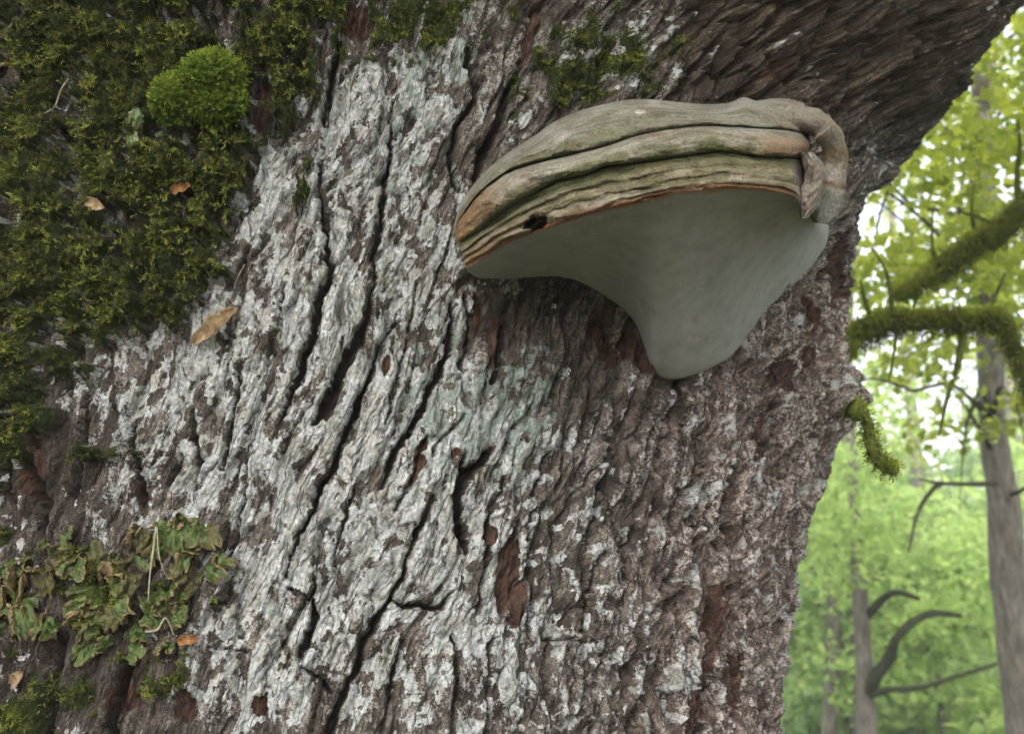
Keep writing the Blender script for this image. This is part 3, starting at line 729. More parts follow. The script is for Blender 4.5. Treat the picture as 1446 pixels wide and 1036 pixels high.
# ------------------------------------------------------------------ woodland behind
def tube(pts, rad, nseg=10, sub=6, rough=0.0, seed=0):
    pts = np.asarray(pts, float); rad = np.asarray(rad, float)
    n = (len(pts) - 1) * sub + 1
    u = np.linspace(0, len(pts) - 1, n); i = np.clip(u.astype(int), 0, len(pts) - 2); f = (u - i)[:, None]
    p0 = pts[np.maximum(i - 1, 0)]; p1 = pts[i]; p2 = pts[i + 1]; p3 = pts[np.minimum(i + 2, len(pts) - 1)]
    C = .5 * ((2 * p1) + (p2 - p0) * f + (2 * p0 - 5 * p1 + 4 * p2 - p3) * f ** 2 + (3 * p1 - p0 - 3 * p2 + p3) * f ** 3)
    r = np.interp(u, np.arange(len(pts)), rad)
    t = np.gradient(C, axis=0); t /= np.linalg.norm(t, axis=1, keepdims=True) + 1e-12
    ref = np.where(np.abs(t[:, 2:3]) > .9, np.array([[1., 0, 0]]), np.array([[0, 0, 1.]]))
    a = np.cross(t, ref); a /= np.linalg.norm(a, axis=1, keepdims=True); b = np.cross(t, a)
    ph = np.linspace(0, 2 * np.pi, nseg, endpoint=False)
    rr = r[:, None] * np.ones((1, nseg))
    if rough: rr = rr * (1 + rough * fbm(u[:, None] * 1.7 + 0 * ph[None], 1.6 * np.cos(ph)[None] + 1.1 * np.sin(ph)[None] + seed, 3, seed + 5))
    V = C[:, None] + rr[..., None] * (np.cos(ph)[None, :, None] * a[:, None] + np.sin(ph)[None, :, None] * b[:, None])
    idx = np.arange(n * nseg).reshape(n, nseg)
    fa = np.stack([idx[:-1], np.roll(idx, -1, 1)[:-1], np.roll(idx, -1, 1)[1:], idx[1:]], -1).reshape(-1, 4)
    V = np.concatenate([V.reshape(-1, 3), C[:1], C[-1:]]); c0, c1 = n * nseg, n * nseg + 1
    k = np.arange(nseg); k2 = (k + 1) % nseg
    cap = np.concatenate([np.stack([idx[0][k2], idx[0][k], 0 * k + c0, 0 * k + c0], -1), np.stack([idx[-1][k], idx[-1][k2], 0 * k + c1, 0 * k + c1], -1)])
    return V, np.concatenate([fa, cap])          # caps are degenerate quads, fixed below
def tubes_mesh(name, specs, mat, nseg=10, rough=.0, seed=0):
    Vs, Fs, o = [], [], 0
    for k, (p, r) in enumerate(specs):
        V, f = tube(p, r, nseg, rough=rough, seed=seed + k); Vs.append(V); Fs.append(f + o); o += len(V)
    V = np.concatenate(Vs); f = np.concatenate(Fs)
    tri = np.concatenate([f[:, [0, 1, 2]], f[f[:, 2] != f[:, 3]][:, [0, 2, 3]]])
    return mesh_np(name, V, tri, mat)
def pxr(pts, depth, rpx):
    """pixel polyline at a given distance -> points and radii in metres"""
    pts = np.array(pts, float); d = np.ones(len(pts)) * np.asarray(depth)
    return at(pts[:, 0], pts[:, 1], d), np.ones(len(pts)) * np.asarray(rpx) / F * d

def bark_far(name, c0, c1, c2, sc=30):
    t = NT(name); pos = t.n('ShaderNodeTexCoord').outputs['Object']
    v = t.mapping(pos, (1, 1, .25)); n = t.noise(v, sc, 6, .65)
    return t.done(t.ramp(n, [(.3, c0), (.5, c1), (.7, c2)]), .9, n, .02, .7)
M_GREYB = bark_far('pale_trunk_bark', (.06, .052, .042), (.14, .125, .105), (.25, .23, .20))
M_DARKB = bark_far('dark_branch_bark', (.025, .02, .014), (.06, .05, .034), (.11, .10, .06), 60)
M_MOSSB = bark_far('mossy_branch_bark', (.03, .036, .009), (.09, .115, .02), (.18, .21, .04), 90)

M_DARKB2 = bark_far('damp_branch_bark', (.012, .014, .005), (.03, .034, .013), (.06, .065, .025), 60)
def leaf_mat(name, cols, tr, trf=.5):
    t = NT(name); f = t.attr('tint')
    c = t.ramp(f, [(0, cols[0]), (.5, cols[1]), (1, cols[2])])
    tc_ = t.mix(1.0, c, tr, 'MULTIPLY')
    return t.done(c, .6, spec=.3, translucent=(trf, tc_))
M_LY = leaf_mat('young_oak_leaf', [(.10, .14, .022), (.21, .25, .04), (.34, .37, .08)], (2.6, 2.5, 1.8))
M_LG = leaf_mat('green_leaf', [(.115, .16, .055), (.21, .28, .10), (.32, .385, .16)], (3.1, 3.1, 2.4))
M_LD = leaf_mat('blue_green_leaf', [(.10, .15, .07), (.19, .26, .12), (.29, .36, .19)], (3.1, 3.1, 2.5))

def leaves(name, centres, radii, count, size, mat, seed, flat=.55):
    r = np.random.default_rng(seed); C = np.asarray(centres, float); R = np.asarray(radii, float) * np.ones(len(C))
    k = r.integers(0, len(C), count)
    d = r.normal(size=(count, 3)); d /= np.linalg.norm(d, axis=1, keepdims=True)
    d *= (r.random(count) ** .45)[:, None]; d[:, 2] *= flat
    P = C[k] + d * R[k][:, None]
    n = r.normal(size=(count, 3)) * .75 + np.array([0, -.15, .75]); n /= np.linalg.norm(n, axis=1, keepdims=True)
    a = np.cross(n, r.normal(size=(count, 3))); a /= np.linalg.norm(a, axis=1, keepdims=True); b = np.cross(n, a)
    L = size * (.6 + .8 * r.random(count))[:, None]; w = L * (.30 + .1 * r.random(count))[:, None]
    V = np.stack([P, P + a * L * .45 + b * w + n * w * .35, P + a * L, P + a * L * .45 - b * w + n * w * .35, P + a * L * .5], 1)
    base = np.arange(count)[:, None] * 5
    fa = np.concatenate([base + np.array([[0, 4, 1]]), base + np.array([[1, 4, 2]]), base + np.array([[0, 3, 4]]), base + np.array([[3, 2, 4]])])
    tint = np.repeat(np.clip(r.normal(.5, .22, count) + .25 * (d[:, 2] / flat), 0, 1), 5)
    return mesh_np(name, V.reshape(-1, 3), fa, mat, {'tint': tint}, smooth=False)

def gmat():
    t = NT('forest_floor'); pos = t.n('ShaderNodeTexCoord').outputs['Object']
    n = t.noise(pos, 1.4, 8, .7); n2 = t.noise(pos, 22, 6, .7)
    c = t.ramp(n2, [(.3, (.06, .042, .026)), (.5, (.13, .10, .06)), (.7, (.22, .175, .11))])
    c = t.mix(t.range(n, .42, .6), c, t.ramp(n2, [(.3, (.03, .055, .014)), (.7, (.10, .15, .04))]))
    return t.done(c, .95, n2, .03, .8)
gx = np.concatenate([np.linspace(-44, -24, 24), np.linspace(-22, 22, 90), np.linspace(24, 44, 24)]); gy = np.concatenate([np.linspace(-11, 22, 80), np.linspace(24, 59, 30)])
GX, GY = np.meshgrid(gx, gy, indexing='ij')
GZ = .18 * fbm(GX / 5, GY / 5, 4, 601) * sstep(1.5, 5, np.hypot(GX - CX, GY - CY)) - 0.02
obj('ground', mesh_np('ground', np.stack([GX, GY, GZ], -1).reshape(-1, 3), grid_faces(len(gx), len(gy)), gmat()), kind='structure')
def gz(x, y): return float(.18 * fbm(np.array([x / 5.]), np.array([y / 5.]), 4, 601)[0] * sstep(1.5, 5, np.hypot(x - CX, y - CY)) - .05)

# --- limbs of the old oak reaching out behind its right side
P, r = pxr([(1205,480),(1232,463),(1262,452),(1300,456),(1340,449),(1364,458),(1392,450),(1412,450),(1428,482),(1444,525),(1460,570)], 2.6, [15,15,13,12,12,13,11,10,8,7,4])
P = np.concatenate([[[.20, 1.98, 1.90]], [[.50, 2.30, 1.93]], P]); r = np.r_[.05, .034, r]
tw = [pxr([(1362,462),(1352,515),(1338,560),(1326,615)], [2.6,2.58,2.55,2.5], [7,4,3,1.2]), pxr([(1235,465),(1222,425),(1215,395)], 2.6, [4,3,1.5]),
      pxr([(1262,455),(1258,420),(1250,380),(1230,350)], [2.6,2.6,2.62,2.65], [4,3,2,1]), pxr([(1395,450),(1405,420),(1420,385)], 2.6, [5,3,2]), pxr([(1268,452),(1262,500),(1255,540)], 2.6, [3,2,1])]
limb_o = obj('limb', tubes_mesh('limb', [(P, r)] + tw, M_MOSSB, 12, .35, 3), oak); limb_pr = [(P, r)]
P, r = pxr([(1224,592),(1228,622),(1240,648),(1255,661),(1268,663)], 1.36, [8,8,10,9,6])
P = np.concatenate([[at(np.array(1200.), np.array(575.), np.array(1.36))], P]); r = np.r_[.012, r]
stub_o = obj('broken_branch', tubes_mesh('broken_branch', [(P, r)], M_MOSSB, 12, .4, 9), oak); stub_pr = [(P, r)]

# --- unseen oak crown added overhead, its density and spread set to block sky light
qo = np.random.default_rng(17); cen = []
while len(cen) < 150:
    x, y, z = qo.uniform(-5.5, 3.6), qo.uniform(-4.0, 6.0), qo.uniform(3.3, 6.5)
    if z > 1.55 + .82 * max(y, 0) + .75 * max(abs(x) - 2.5, 0) * 0 + .9 and np.hypot(x + .8, y - .8) < 5.2: cen.append((x, y, z))
cen = np.array(cen); unseen_boughs = []
for tx, ty, tz in ((-3.2, -1.0, 4.6), (-1.6, -2.6, 4.8), (1.2, -2.4, 4.9), (2.6, .2, 5.0), (-3.6, 1.8, 5.4), (.2, .2, 6.2)):
    b0_ = np.array([CX + .12 * tx, CY + .12 * (ty - CY), 3.4]); e_ = np.array([tx, ty, tz])
    unseen_boughs.append((np.array([b0_, b0_ * .6 + e_ * .4 + [0, 0, .35], b0_ * .25 + e_ * .75 + [0, 0, .25], e_]), [.34, .2, .11, .04]))
    for k in range(5):
        m_ = b0_ * .35 + e_ * .65 + [0, 0, .25]; c_ = cen[np.argsort(np.linalg.norm(cen - e_, axis=1))[k * 2]]
        unseen_boughs.append((np.array([m_, m_ * .5 + c_ * .5 + [0, 0, .1], c_]), [.06, .035, .012]))
obj('bough', tubes_mesh('bough', unseen_boughs, M_DARKB, 10, .2, 7), oak)  # added unseen boughs of the overhead sky blocker
obj('crown', leaves('oak_crown', cen, .95, 15000, .17, M_LY, 19), oak)  # added unseen crown that blocks sky light

def moss_fuzz(pts_r, count, seed, length):
    """short shoots standing on limbs; returns mesh arrays"""
    rg = np.random.default_rng(seed); V = []
    for P, r in pts_r:
        P = np.asarray(P); n = count
        u = rg.random(n) * (len(P) - 1); i = np.minimum(u.astype(int), len(P) - 2); f = (u - i)[:, None]
        c = P[i] * (1 - f) + P[i + 1] * f; rr = np.interp(u, np.arange(len(P)), r)[:, None]
        t = P[i + 1] - P[i]; t /= np.linalg.norm(t, axis=1, keepdims=True)
        d = rg.normal(size=(n, 3)) + np.array([0, 0, .6]); d -= t * (d * t).sum(1, keepdims=True); d /= np.linalg.norm(d, axis=1, keepdims=True)
        V.append((c + d * rr * .9, d))
    return np.concatenate([v[0] for v in V]), np.concatenate([v[1] for v in V])

def cl(n, x0, x1, y0, y1, d0, d1, seed):
    q = np.random.default_rng(seed); return at(q.uniform(x0, x1, n), q.uniform(y0, y1, n), q.uniform(d0, d1, n))
# --- slim pale trunk to the right
def tree_trunk(px_pts, depth, rpx, top=None):
    P, r = pxr(px_pts, depth, rpx)
    b = P[0].copy(); dz = P[1] - P[0]; dz = dz / abs(dz[2]); b = b + dz * 0
    g = gz(b[0], b[1]); k = (b[2] - g)
    foot = b - dz * k * np.sign(dz[2])
    P = np.concatenate([[foot], P]); r = np.r_[r[0] * 1.25, r]
    if top is not None: P = np.concatenate([P, P[-1:] + np.array([[top[0], top[1], top[2]]])]); r = np.r_[r, r[-1] * .5]
    return P, r, foot
rgb = np.random.default_rng(77)
P, r, foot = tree_trunk([(1452,1036),(1428,850),(1416,700),(1402,600),(1396,450),(1384,200),(1380,0)], 6.2, [30,25,22,18,18,17,16], (-.1, .3, 2.5))
tA_ = empty('slim_tree', foot, 'slim pale-barked tree standing behind the oak with bright yellow-green young leaves', 'tree')
obj('trunk', tubes_mesh('slim_trunk', [(P, r)], M_GREYB, 16, .22, 21), tA_)
br = []
for (pts, d) in [([(1392,330),(1340,300),(1290,290),(1240,240)], [6.1,5.6,5.0,4.6]), ([(1388,200),(1330,180),(1290,130),(1260,110)], [6.2,5.6,5.2,5.0]), ([(1386,120),(1420,60),(1450,40)], [6.2,6,5.8]),
                 ([(1412,680),(1380,683),(1330,682),(1298,676)], [6.2,6.0,5.8,5.6]), ([(1404,640),(1380,600),(1355,560)], [6.2,6,5.8]), ([(1330,682),(1318,690),(1300,715),(1290,745),(1283,780)], [5.8,5.75,5.7,5.7,5.7]),
                 ([(1398,480),(1420,400),(1446,330)], [6.2,6,5.6]), ([(1420,700),(1446,690),(1480,660)], [6.2,6,5.9]), ([(1392,380),(1330,372),(1270,330)], [6.1,5.3,4.7])]:
    br.append(pxr(pts, d, np.linspace(4.5, 1.5, len(pts))))
for k in range(26):
    c_ = cl(1, 1240, 1480, 120, 620, 4.6, 6.2, 300 + k)[0]; b_ = c_ + rgb.normal(0, 1, 3) * np.array([.35, .3, .12]); 
    br.append((np.array([c_ + (b_ - c_) * .0, c_ * .5 + b_ * .5 + np.array([0, 0, .05]), b_, b_ + (b_ - c_) * .4 - np.array([0, 0, .08])]), [.007, .006, .004, .002]))
    j_ = P[np.abs(P[:, 2] - c_[2] - .2).argmin()]; br.append((np.array([j_, j_ * .5 + c_ * .5 + np.array([0, 0, .12]), c_]), [.012, .010, .007]))
obj('branch', tubes_mesh('slim_branches', br, M_DARKB, 8, .2, 31), tA_)
cc_ = np.concatenate([cl(46, 1230, 1560, -160, 400, 4.2, 6.4, 5), cl(16, 1210, 1560, 380, 640, 4.4, 6.8, 6)])
obj('crown', leaves('slim_crown', cc_, .26, 5200, .060, M_LY, 41), tA_)

# --- mossy limb reaching in from a tree beyond the frame
P, r = pxr([(1720,330),(1600,250),(1500,250),(1446,297),(1412,326),(1380,345),(1350,366),(1320,386),(1292,404),(1262,418)], [3.4,3.3,3.2,3.2,3.2,3.2,3.2,3.2,3.15,3.1], [26,22,18,15,14,13,13,11,8,3])
foot = np.array([P[0][0] + .05, P[0][1] + .1, 0]); foot[2] = gz(foot[0], foot[1])
mt = empty('mossy_tree', foot, 'mossy tree whose thick green-furred limb slants down among the yellow-green leaves', 'tree')
Pt = np.array([foot, P[0] + np.array([.05, .1, -.8]), P[0] + np.array([0, .02, 0]), P[0] + np.array([.1, .1, 2.2])])
obj('trunk', tubes_mesh('mossy_trunk', [(Pt, [.19, .14, .12, .07])], M_GREYB, 14, .2, 61), mt)
tw = [pxr([(1412,326),(1390,310),(1350,298)], 3.2, [5,3,1.5]), pxr([(1440,300),(1436,250),(1440,210),(1436,160)], 3.2, [5,4,3,1.5]), pxr([(1380,345),(1372,300),(1376,260)], 3.2, [4,2.5,1.2]), pxr([(1320,386),(1316,330),(1318,290)], 3.2, [3,2,1]), pxr([(1300,400),(1290,440),(1300,470)], 3.15, [3,2,1])]
mlimb_o = obj('limb', tubes_mesh('mossy_limb', [(P, r)] + tw, M_MOSSB, 12, .35, 63), mt); mlimb_pr = [(P, r)]
obj('crown', leaves('mossy_crown', np.concatenate([cl(24, 1330, 1700, -80, 300, 3.0, 3.8, 15), cl(7, 1240, 1420, 210, 420, 3.0, 3.6, 16)]), .16, 1500, .042, M_LY, 43), mt)

# --- two thin trunks and a crooked one lower down
def small_tree(name, label, pts, depth, rpx, branches, crown, count, size, mat, seed, top, rad=.5):
    P, r, foot = tree_trunk(pts, depth, rpx, top)
    o = empty(name, foot, label, 'tree')
    obj('trunk', tubes_mesh(name + '_trunk', [(P, r)], M_GREYB, 12, .2, seed), o)
    if branches: obj('branch', tubes_mesh(name + '_branches', [pxr(p, d, w) for p, d, w in branches], M_DARKB2, 8, .3, seed + 1), o)
    obj('crown', leaves(name + '_crown', crown, rad, count, size, mat, seed + 2), o)
small_tree('thin_tree', 'very thin straight grey trunk close beside the oak outline in the woodland behind', [(1172,1036),(1176,900),(1182,760),(1188,650),(1192,560),(1200,300)], 9.5, [12,11,10,9,9,6],
           [([(1180,821),(1210,822),(1236,818),(1256,806)], 9.4, [4,4,3,2]), ([(1180,830),(1160,818),(1146,800)], 9.4, [4,3,2])],
           np.concatenate([cl(26, 1110, 1300, 640, 1000, 8.6, 10.4, 25), cl(12, 1130, 1300, 500, 660, 8.6, 10.4, 26), cl(8, 1140, 1230, 560, 800, 8.4, 9.0, 24)]), 2600, .085, M_LG, 201, (.0, .1, 1.5))
small_tree('crooked_tree', 'grey trunk with dark crooked branches bowing to the right in the woodland behind', [(1224,1036),(1220,930),(1214,840),(1210,780),(1203,640),(1190,420)], 8.0, [14,12,11,9,7,4],
           [([(1222,872),(1240,852),(1264,836),(1298,845)], [8,7.9,7.8,7.8], [6,6,5,3]), ([(1224,985),(1235,958),(1256,928),(1264,903),(1289,878),(1319,865),(1357,869)], [8,7.9,7.8,7.7,7.7,7.7,7.7], [9,9,9,6,6,5,3]),
            ([(1224,985),(1252,974),(1298,970),(1340,958),(1407,937)], [8,7.8,7.7,7.7,7.7], [5,4.5,4,3.5,2.5])],
           np.concatenate([cl(14, 1190, 1420, 820, 1010, 8.3, 9.6, 27), cl(8, 1200, 1420, 720, 860, 8.4, 9.4, 28), cl(9, 1170, 1270, 620, 800, 7.1, 7.7, 29)]), 2000, .075, M_LG, 211, (.0, .1, .5), .42)

# --- understorey trees farther back: each its own tree
def far_tree(x, y, h, w, mat, seed, label, count, size):
    q = np.random.default_rng(seed); z0 = gz(x, y); o = empty('woodland_tree', (x, y, z0), label, 'tree', 'leafy trees in the woodland behind')
    lean = q.normal(0, .15, 2)
    tr_ = np.array([(x, y, z0 - .05), (x + lean[0], y + lean[1], z0 + h * .5), (x + lean[0] * 2, y + lean[1] * 2, z0 + h * .92)])
    sp = [(tr_, [.055 * h / 3, .04 * h / 3, .012])]
    cs_ = []
    for k in range(34):
        zf = q.uniform(.03, 1.0); rr = w * (1.0 - .55 * zf) * math.sqrt(q.random()); a = q.uniform(0, 6.28)
        p = np.array([x + lean[0] * 2 * zf + rr * math.cos(a), y + rr * math.sin(a), z0 + .15 + h * zf]); cs_.append(p)
        if k % 3 == 0: sp.append((np.array([tr_[0] + (tr_[2] - tr_[0]) * zf * .8, (tr_[0] + (tr_[2] - tr_[0]) * zf * .8 + p) / 2 + [0, 0, .15], p]), [.02, .015, .006]))
    a_ = obj('trunk', tubes_mesh('woodland_trunk', sp, M_GREYB, 7, .2, seed), o)
    b_ = obj('crown', leaves('woodland_crown', cs_, .24 * w + .15, count, size, mat, seed + 1), o)
    return o, (a_, b_)
q = np.random.default_rng(5); k = 0; KIND = {}
for (dist, n, h0, h1) in ((12, 6, 2.4, 3.0), (15, 7, 3.3, 4.0), (20, 8, 4.4, 5.4), (28, 8, 5.2, 6.6)):
    for j in range(n):
        az = math.radians(10 + (j + .5) * 24.0 / n + q.uniform(-1, 1)); d = dist + q.uniform(-1.2, 1.2)
        sz = {12: 'low bushy sapling in the foremost row', 15: 'young tree in the second row', 20: 'mid-sized tree behind the young ones', 28: 'tall hazy tree in the rearmost row'}[dist]
        m_, lb = ((M_LG, 'leafy green %s of the woodland behind' % sz), (M_LD, 'bluish-green %s of the woodland behind' % sz))[k % 2]
        KIND.setdefault(dist, []).append(far_tree(d * math.sin(az), d * math.cos(az), q.uniform(h0, h1), dist * .075 + .5, m_, 700 + 7 * k, lb, 2300, .10 + dist * .004)); k += 1
# the same woodland carries on behind the oak and to either side
for (dist, step) in ((12, 7.5), (15, 6.5), (20, 5.5), (28, 4.2)):
    for j, deg in enumerate(list(np.arange(-44, 9.5, step)) + list(np.arange(36, 54, step))):
        src, parts_ = KIND[dist][j % len(KIND[dist])]
        a = math.radians(deg + q.uniform(-1, 1)); d = dist + q.uniform(-1.2, 1.2)
        o = src.copy(); col.objects.link(o); o.location = (d * math.sin(a), d * math.cos(a), gz(d * math.sin(a), d * math.cos(a))); o.rotation_euler.z = q.uniform(0, 6.28)
        for c0_ in parts_:
            c1_ = c0_.copy(); col.objects.link(c1_); c1_.parent = o; c1_.matrix_parent_inverse = c0_.matrix_parent_inverse.copy()
# tall pale trees whose crowns hang high against the sky
for j, (az, d) in enumerate(((15.5, 17), (19.5, 21), (24, 18), (28, 23))):
    a = math.radians(az); x, y = d * math.sin(a), d * math.cos(a); z0 = gz(x, y); qq = np.random.default_rng(900 + j)
    o = empty('tall_tree', (x, y, z0), 'tall tree whose thin pale crown hangs against the white sky', 'tree', 'tall trees against the sky')
    obj('trunk', tubes_mesh('tall_trunk', [(np.array([(x, y, z0 - .05), (x + .1, y, z0 + 5), (x, y, z0 + 11)]), [.16, .11, .05])], M_GREYB, 10, .2, 901 + j), o)
    cs_ = np.stack([x + qq.normal(0, 1.6, 46), y + qq.normal(0, 1.4, 46), z0 + qq.uniform(4.5, 12, 46)], -1)
    obj('crown', leaves('tall_crown', cs_, .62, 2300, .12, M_LY, 930 + j), o)

# ------------------------------------------------------------------ damp woodland air
t = bpy.data.materials.new('damp_air'); t.use_nodes = True; t.node_tree.nodes.clear()
vo = t.node_tree.nodes.new('ShaderNodeVolumePrincipled'); vo.inputs['Color'].default_value = (.93, .96, .95, 1); vo.inputs['Density'].default_value = .009; vo.inputs['Anisotropy'].default_value = .2
ou = t.node_tree.nodes.new('ShaderNodeOutputMaterial'); t.node_tree.links.new(vo.outputs[0], ou.inputs['Volume'])
bx = np.array([(x, y, z) for x in (-45, 45) for y in (-12, 60) for z in (-1.6, 14.)], float)
hz = obj('haze', mesh_np('haze', bx, np.array([(0,1,3,2),(4,6,7,5),(0,4,5,1),(2,3,7,6),(0,2,6,4),(1,5,7,3)]), t, smooth=False), kind='stuff', label='pale damp air softening the far woodland', cat='haze')
# ------------------------------------------------------------------ moss
def moss_mat(name, c0, c1, c2):
    t = NT(name); f = t.attr('tint')
    c = t.ramp(f, [(0, c0), (.5, c1), (1, c2)])
    return t.done(c, .7, spec=.2, translucent=(.35, t.mix(1.0, c, (1.8, 1.8, 1.1), 'MULTIPLY')))
M_MOSS = moss_mat('moss_green', (.013, .016, .005), (.066, .075, .013), (.20, .215, .042))
M_CUSH = moss_mat('moss_bright', (.02, .035, .006), (.075, .12, .014), (.19, .25, .035))

def shoots(name, P, N, length, mat, seed, nleaf=6, droop=.5, lw=.20, bright=None):
    """feathery shoots: each a bent stem carrying nleaf little blades"""
    r = np.random.default_rng(seed); n = len(P)
    d = N + .75 * r.normal(size=(n, 3)) * .6; d[:, 2] -= droop * .3; d /= np.linalg.norm(d, axis=1, keepdims=True)
    L = (length * (.5 + r.random(n)))[:, None]
    tb = np.clip(r.normal(.45, .2, n) if bright is None else bright + r.normal(0, .14, n), 0, 1)
    Vs, Ts = [], []
    for k in range(nleaf):
        s = (k + .6) / nleaf
        c = P + d * L * s + np.array([0, 0, -1.0]) * L * droop * s * s * .6
        a = r.normal(size=(n, 3)); a -= d * (a * d).sum(1, keepdims=True); a /= np.linalg.norm(a, axis=1, keepdims=True)
        bl = d * .8 + a * (1.0 if k < nleaf - 1 else .1); bl /= np.linalg.norm(bl, axis=1, keepdims=True)
        sd_ = np.cross(bl, d + .3 * r.normal(size=(n, 3))); sd_ /= np.linalg.norm(sd_, axis=1, keepdims=True) + 1e-9
        l = L * (.55 - .15 * s)
        Vs.append(np.stack([c - bl * l * .1, c + bl * l * .4 + sd_ * l * lw * 1.4, c + bl * l, c + bl * l * .4 - sd_ * l * lw * 1.4], 1))
        Ts.append(np.repeat(np.clip(tb * (.45 + .75 * s), 0, 1)[:, None], 4, 1))
    V = np.stack(Vs, 1).reshape(-1, 3); T = np.stack(Ts, 1).reshape(-1)
    q = np.arange(n * nleaf)[:, None] * 4
    return mesh_np(name, V, np.concatenate([q + np.array([[0, 1, 2]]), q + np.array([[0, 2, 3]])]), mat, {'tint': T}, smooth=False)

PXf, PYf = PXG.ravel(), PYG.ravel(); facing = ((VF - CAM) * NB.reshape(-1, 3)).sum(1) < .05
mossf = MK['moss'].ravel(); NBf = NB.reshape(-1, 3); thkf = THK.ravel()
rm = np.random.default_rng(3)
brn = fbm(PXf / 40, PYf / 40, 4, 501, .6)
def moss_patch(name, label, box, dens, length, seed, group='moss patches on the oak bark'):
    x0, x1, y0, y1 = box
    m = (PXf > x0) & (PXf < x1) & (PYf > y0) & (PYf < y1) & facing
    ids = np.argwhere(m & (rm.random(len(mossf)) < dens * mossf ** 1.5))[:, 0]
    P = VF[ids] + NBf[ids] * (.001 + .004 * thkf[ids][:, None] * rm.random((len(ids), 1)))
    ln = length * (.55 + .6 * np.clip(thkf[ids], 0, 1.3))
    o = obj(name, shoots(name, P, NBf[ids] * .8 + .35 * NF[ids], ln, M_MOSS, seed, 7, .5, .11, bright=np.clip(.22 + .8 * brn[ids] + .35 * thkf[ids], .05, 1.0)), label=label, cat='moss', kind='stuff')
    print(name, len(ids))
moss_patch('moss_mat', 'thick dark green mat of feathery moss covering the left side of the oak', (-260, 520, -150, 620), .27, .0072, 71)
moss_patch('moss_tuft', 'green moss along the bark above the pale lichen, above and left of the fungus', (520, 715, -250, 200), .32, .0058, 72)
moss_patch('moss_tuft', 'dark green moss patch on bark directly above the fungus', (715, 1000, -250, 200), .32, .0058, 73)
moss_patch('moss_tuft', 'scattered moss on the dark bark around and below the leafy lichen', (-200, 340, 620, 1100), .26, .0072, 74)

M_LIMB = moss_mat('moss_on_limbs', (.05, .06, .012), (.17, .20, .03), (.34, .37, .07))
for o_, pr_, n_, ln_, sd__ in ((limb_o, limb_pr, 5200, .016, 91), (stub_o, stub_pr, 700, .007, 92), (mlimb_o, mlimb_pr, 5200, .018, 93)):
    P_, D_ = moss_fuzz(pr_, n_, sd__, ln_)
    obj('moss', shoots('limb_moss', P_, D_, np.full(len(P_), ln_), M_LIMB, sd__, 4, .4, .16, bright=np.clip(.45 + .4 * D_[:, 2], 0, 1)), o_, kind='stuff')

# bright cushion
c0, n0_, b0 = surf(300, 145)
q = np.random.default_rng(8); n = 5200
dv = q.normal(size=(n, 3)); dv /= np.linalg.norm(dv, axis=1, keepdims=True)
dv = np.where(((dv * b0).sum(1) < -.15)[:, None], dv - 2 * b0 * (dv * b0).sum(1, keepdims=True), dv)
side = np.cross(b0, [0, 0, 1.]); side /= np.linalg.norm(side); upv = np.cross(side, b0)
side_x = side if side[0] > 0 else -side
def dome(d, c, a, b, e): return c + side_x * (d @ side_x)[:, None] * a + upv * (d @ upv)[:, None] * b + b0 * (d @ b0)[:, None] * e
lob = [(c0 + side_x * .010 + upv * .008, .027, .024, .024), (c0 - side_x * .022 - upv * .010, .020, .020, .020), (c0 + side_x * .014 - upv * .014, .024, .018, .016)]
wch = q.integers(0, 3, n); Pm = np.zeros((n, 3))
for k, (c, a, b, e) in enumerate(lob): Pm[wch == k] = dome(dv[wch == k], c, a, b, e)
cu = empty('moss_cushion', c0, 'bright lime-green rounded moss cushion bulging from the dark moss mat', 'moss')
V, f = [], []
for k, (c, a, b, e) in enumerate(lob):
    th_, ph_ = np.meshgrid(np.linspace(0, 2 * np.pi, 25), np.linspace(0, np.pi, 13), indexing='ij')
    d = np.stack([np.cos(th_) * np.sin(ph_), np.sin(th_) * np.sin(ph_), np.cos(ph_)], -1).reshape(-1, 3)
    f.append(grid_faces(25, 13) + k * 325); V.append(dome(d, c, a * .97, b * .97, e * .97))
obj('mound', mesh_np('cushion_mound', np.concatenate(V), np.concatenate(f), M_CUSH, {'tint': np.full(975, .1)}), cu)
obj('shoots', shoots('cushion_shoots', Pm, dv, np.full(n, .0062), M_CUSH, 81, 6, .1, .22, bright=np.clip(.55 + .35 * dv[:, 2] + .2 * q.normal(size=n), .15, 1)), cu, kind='stuff')

# ------------------------------------------------------------------ leafy lichens
def lich_mat(name, c0, c1, c2):
    t = NT(name); pos = t.n('ShaderNodeTexCoord').outputs['Object']
    v = t.vor(pos, 260, feature='SMOOTH_F1'); n = t.noise(pos, 90, 5, .6)
    c = t.ramp(n, [(.3, c0), (.52, c1), (.72, c2)])
    c = t.mix(t.math('MULTIPLY', t.range(t.math('ADD', t.attr('rim'), t.math('SUBTRACT', t.noise(pos, 210, 4, .6), .62)), .2, .8), .8), c, (.10, .075, .035))
    c = t.mix(t.range(t.noise(pos, 55, 4, .6), .5, .66), c, t.mix(1.0, c, (.38, .38, .34), 'MULTIPLY'))
    return t.done(c, .55, v, .002, .8, spec=.35)
M_LT = lich_mat('leafy_lichen_green', (.016, .028, .007), (.040, .064, .012), (.095, .125, .028))
M_LP = lich_mat('leafy_lichen_pale', (.05, .08, .035), (.10, .15, .075), (.19, .24, .14))
M_LO = lich_mat('leafy_lichen_olive', (.022, .022, .008), (.055, .052, .017), (.11, .095, .032))
t = NT('leafy_lichen_tan'); M_LU = t.done(t.ramp(t.noise(t.n('ShaderNodeTexCoord').outputs['Object'], 150, 5, .6), [(.3, (.07, .045, .022)), (.5, (.16, .115, .06)), (.7, (.27, .20, .115))]), .8)

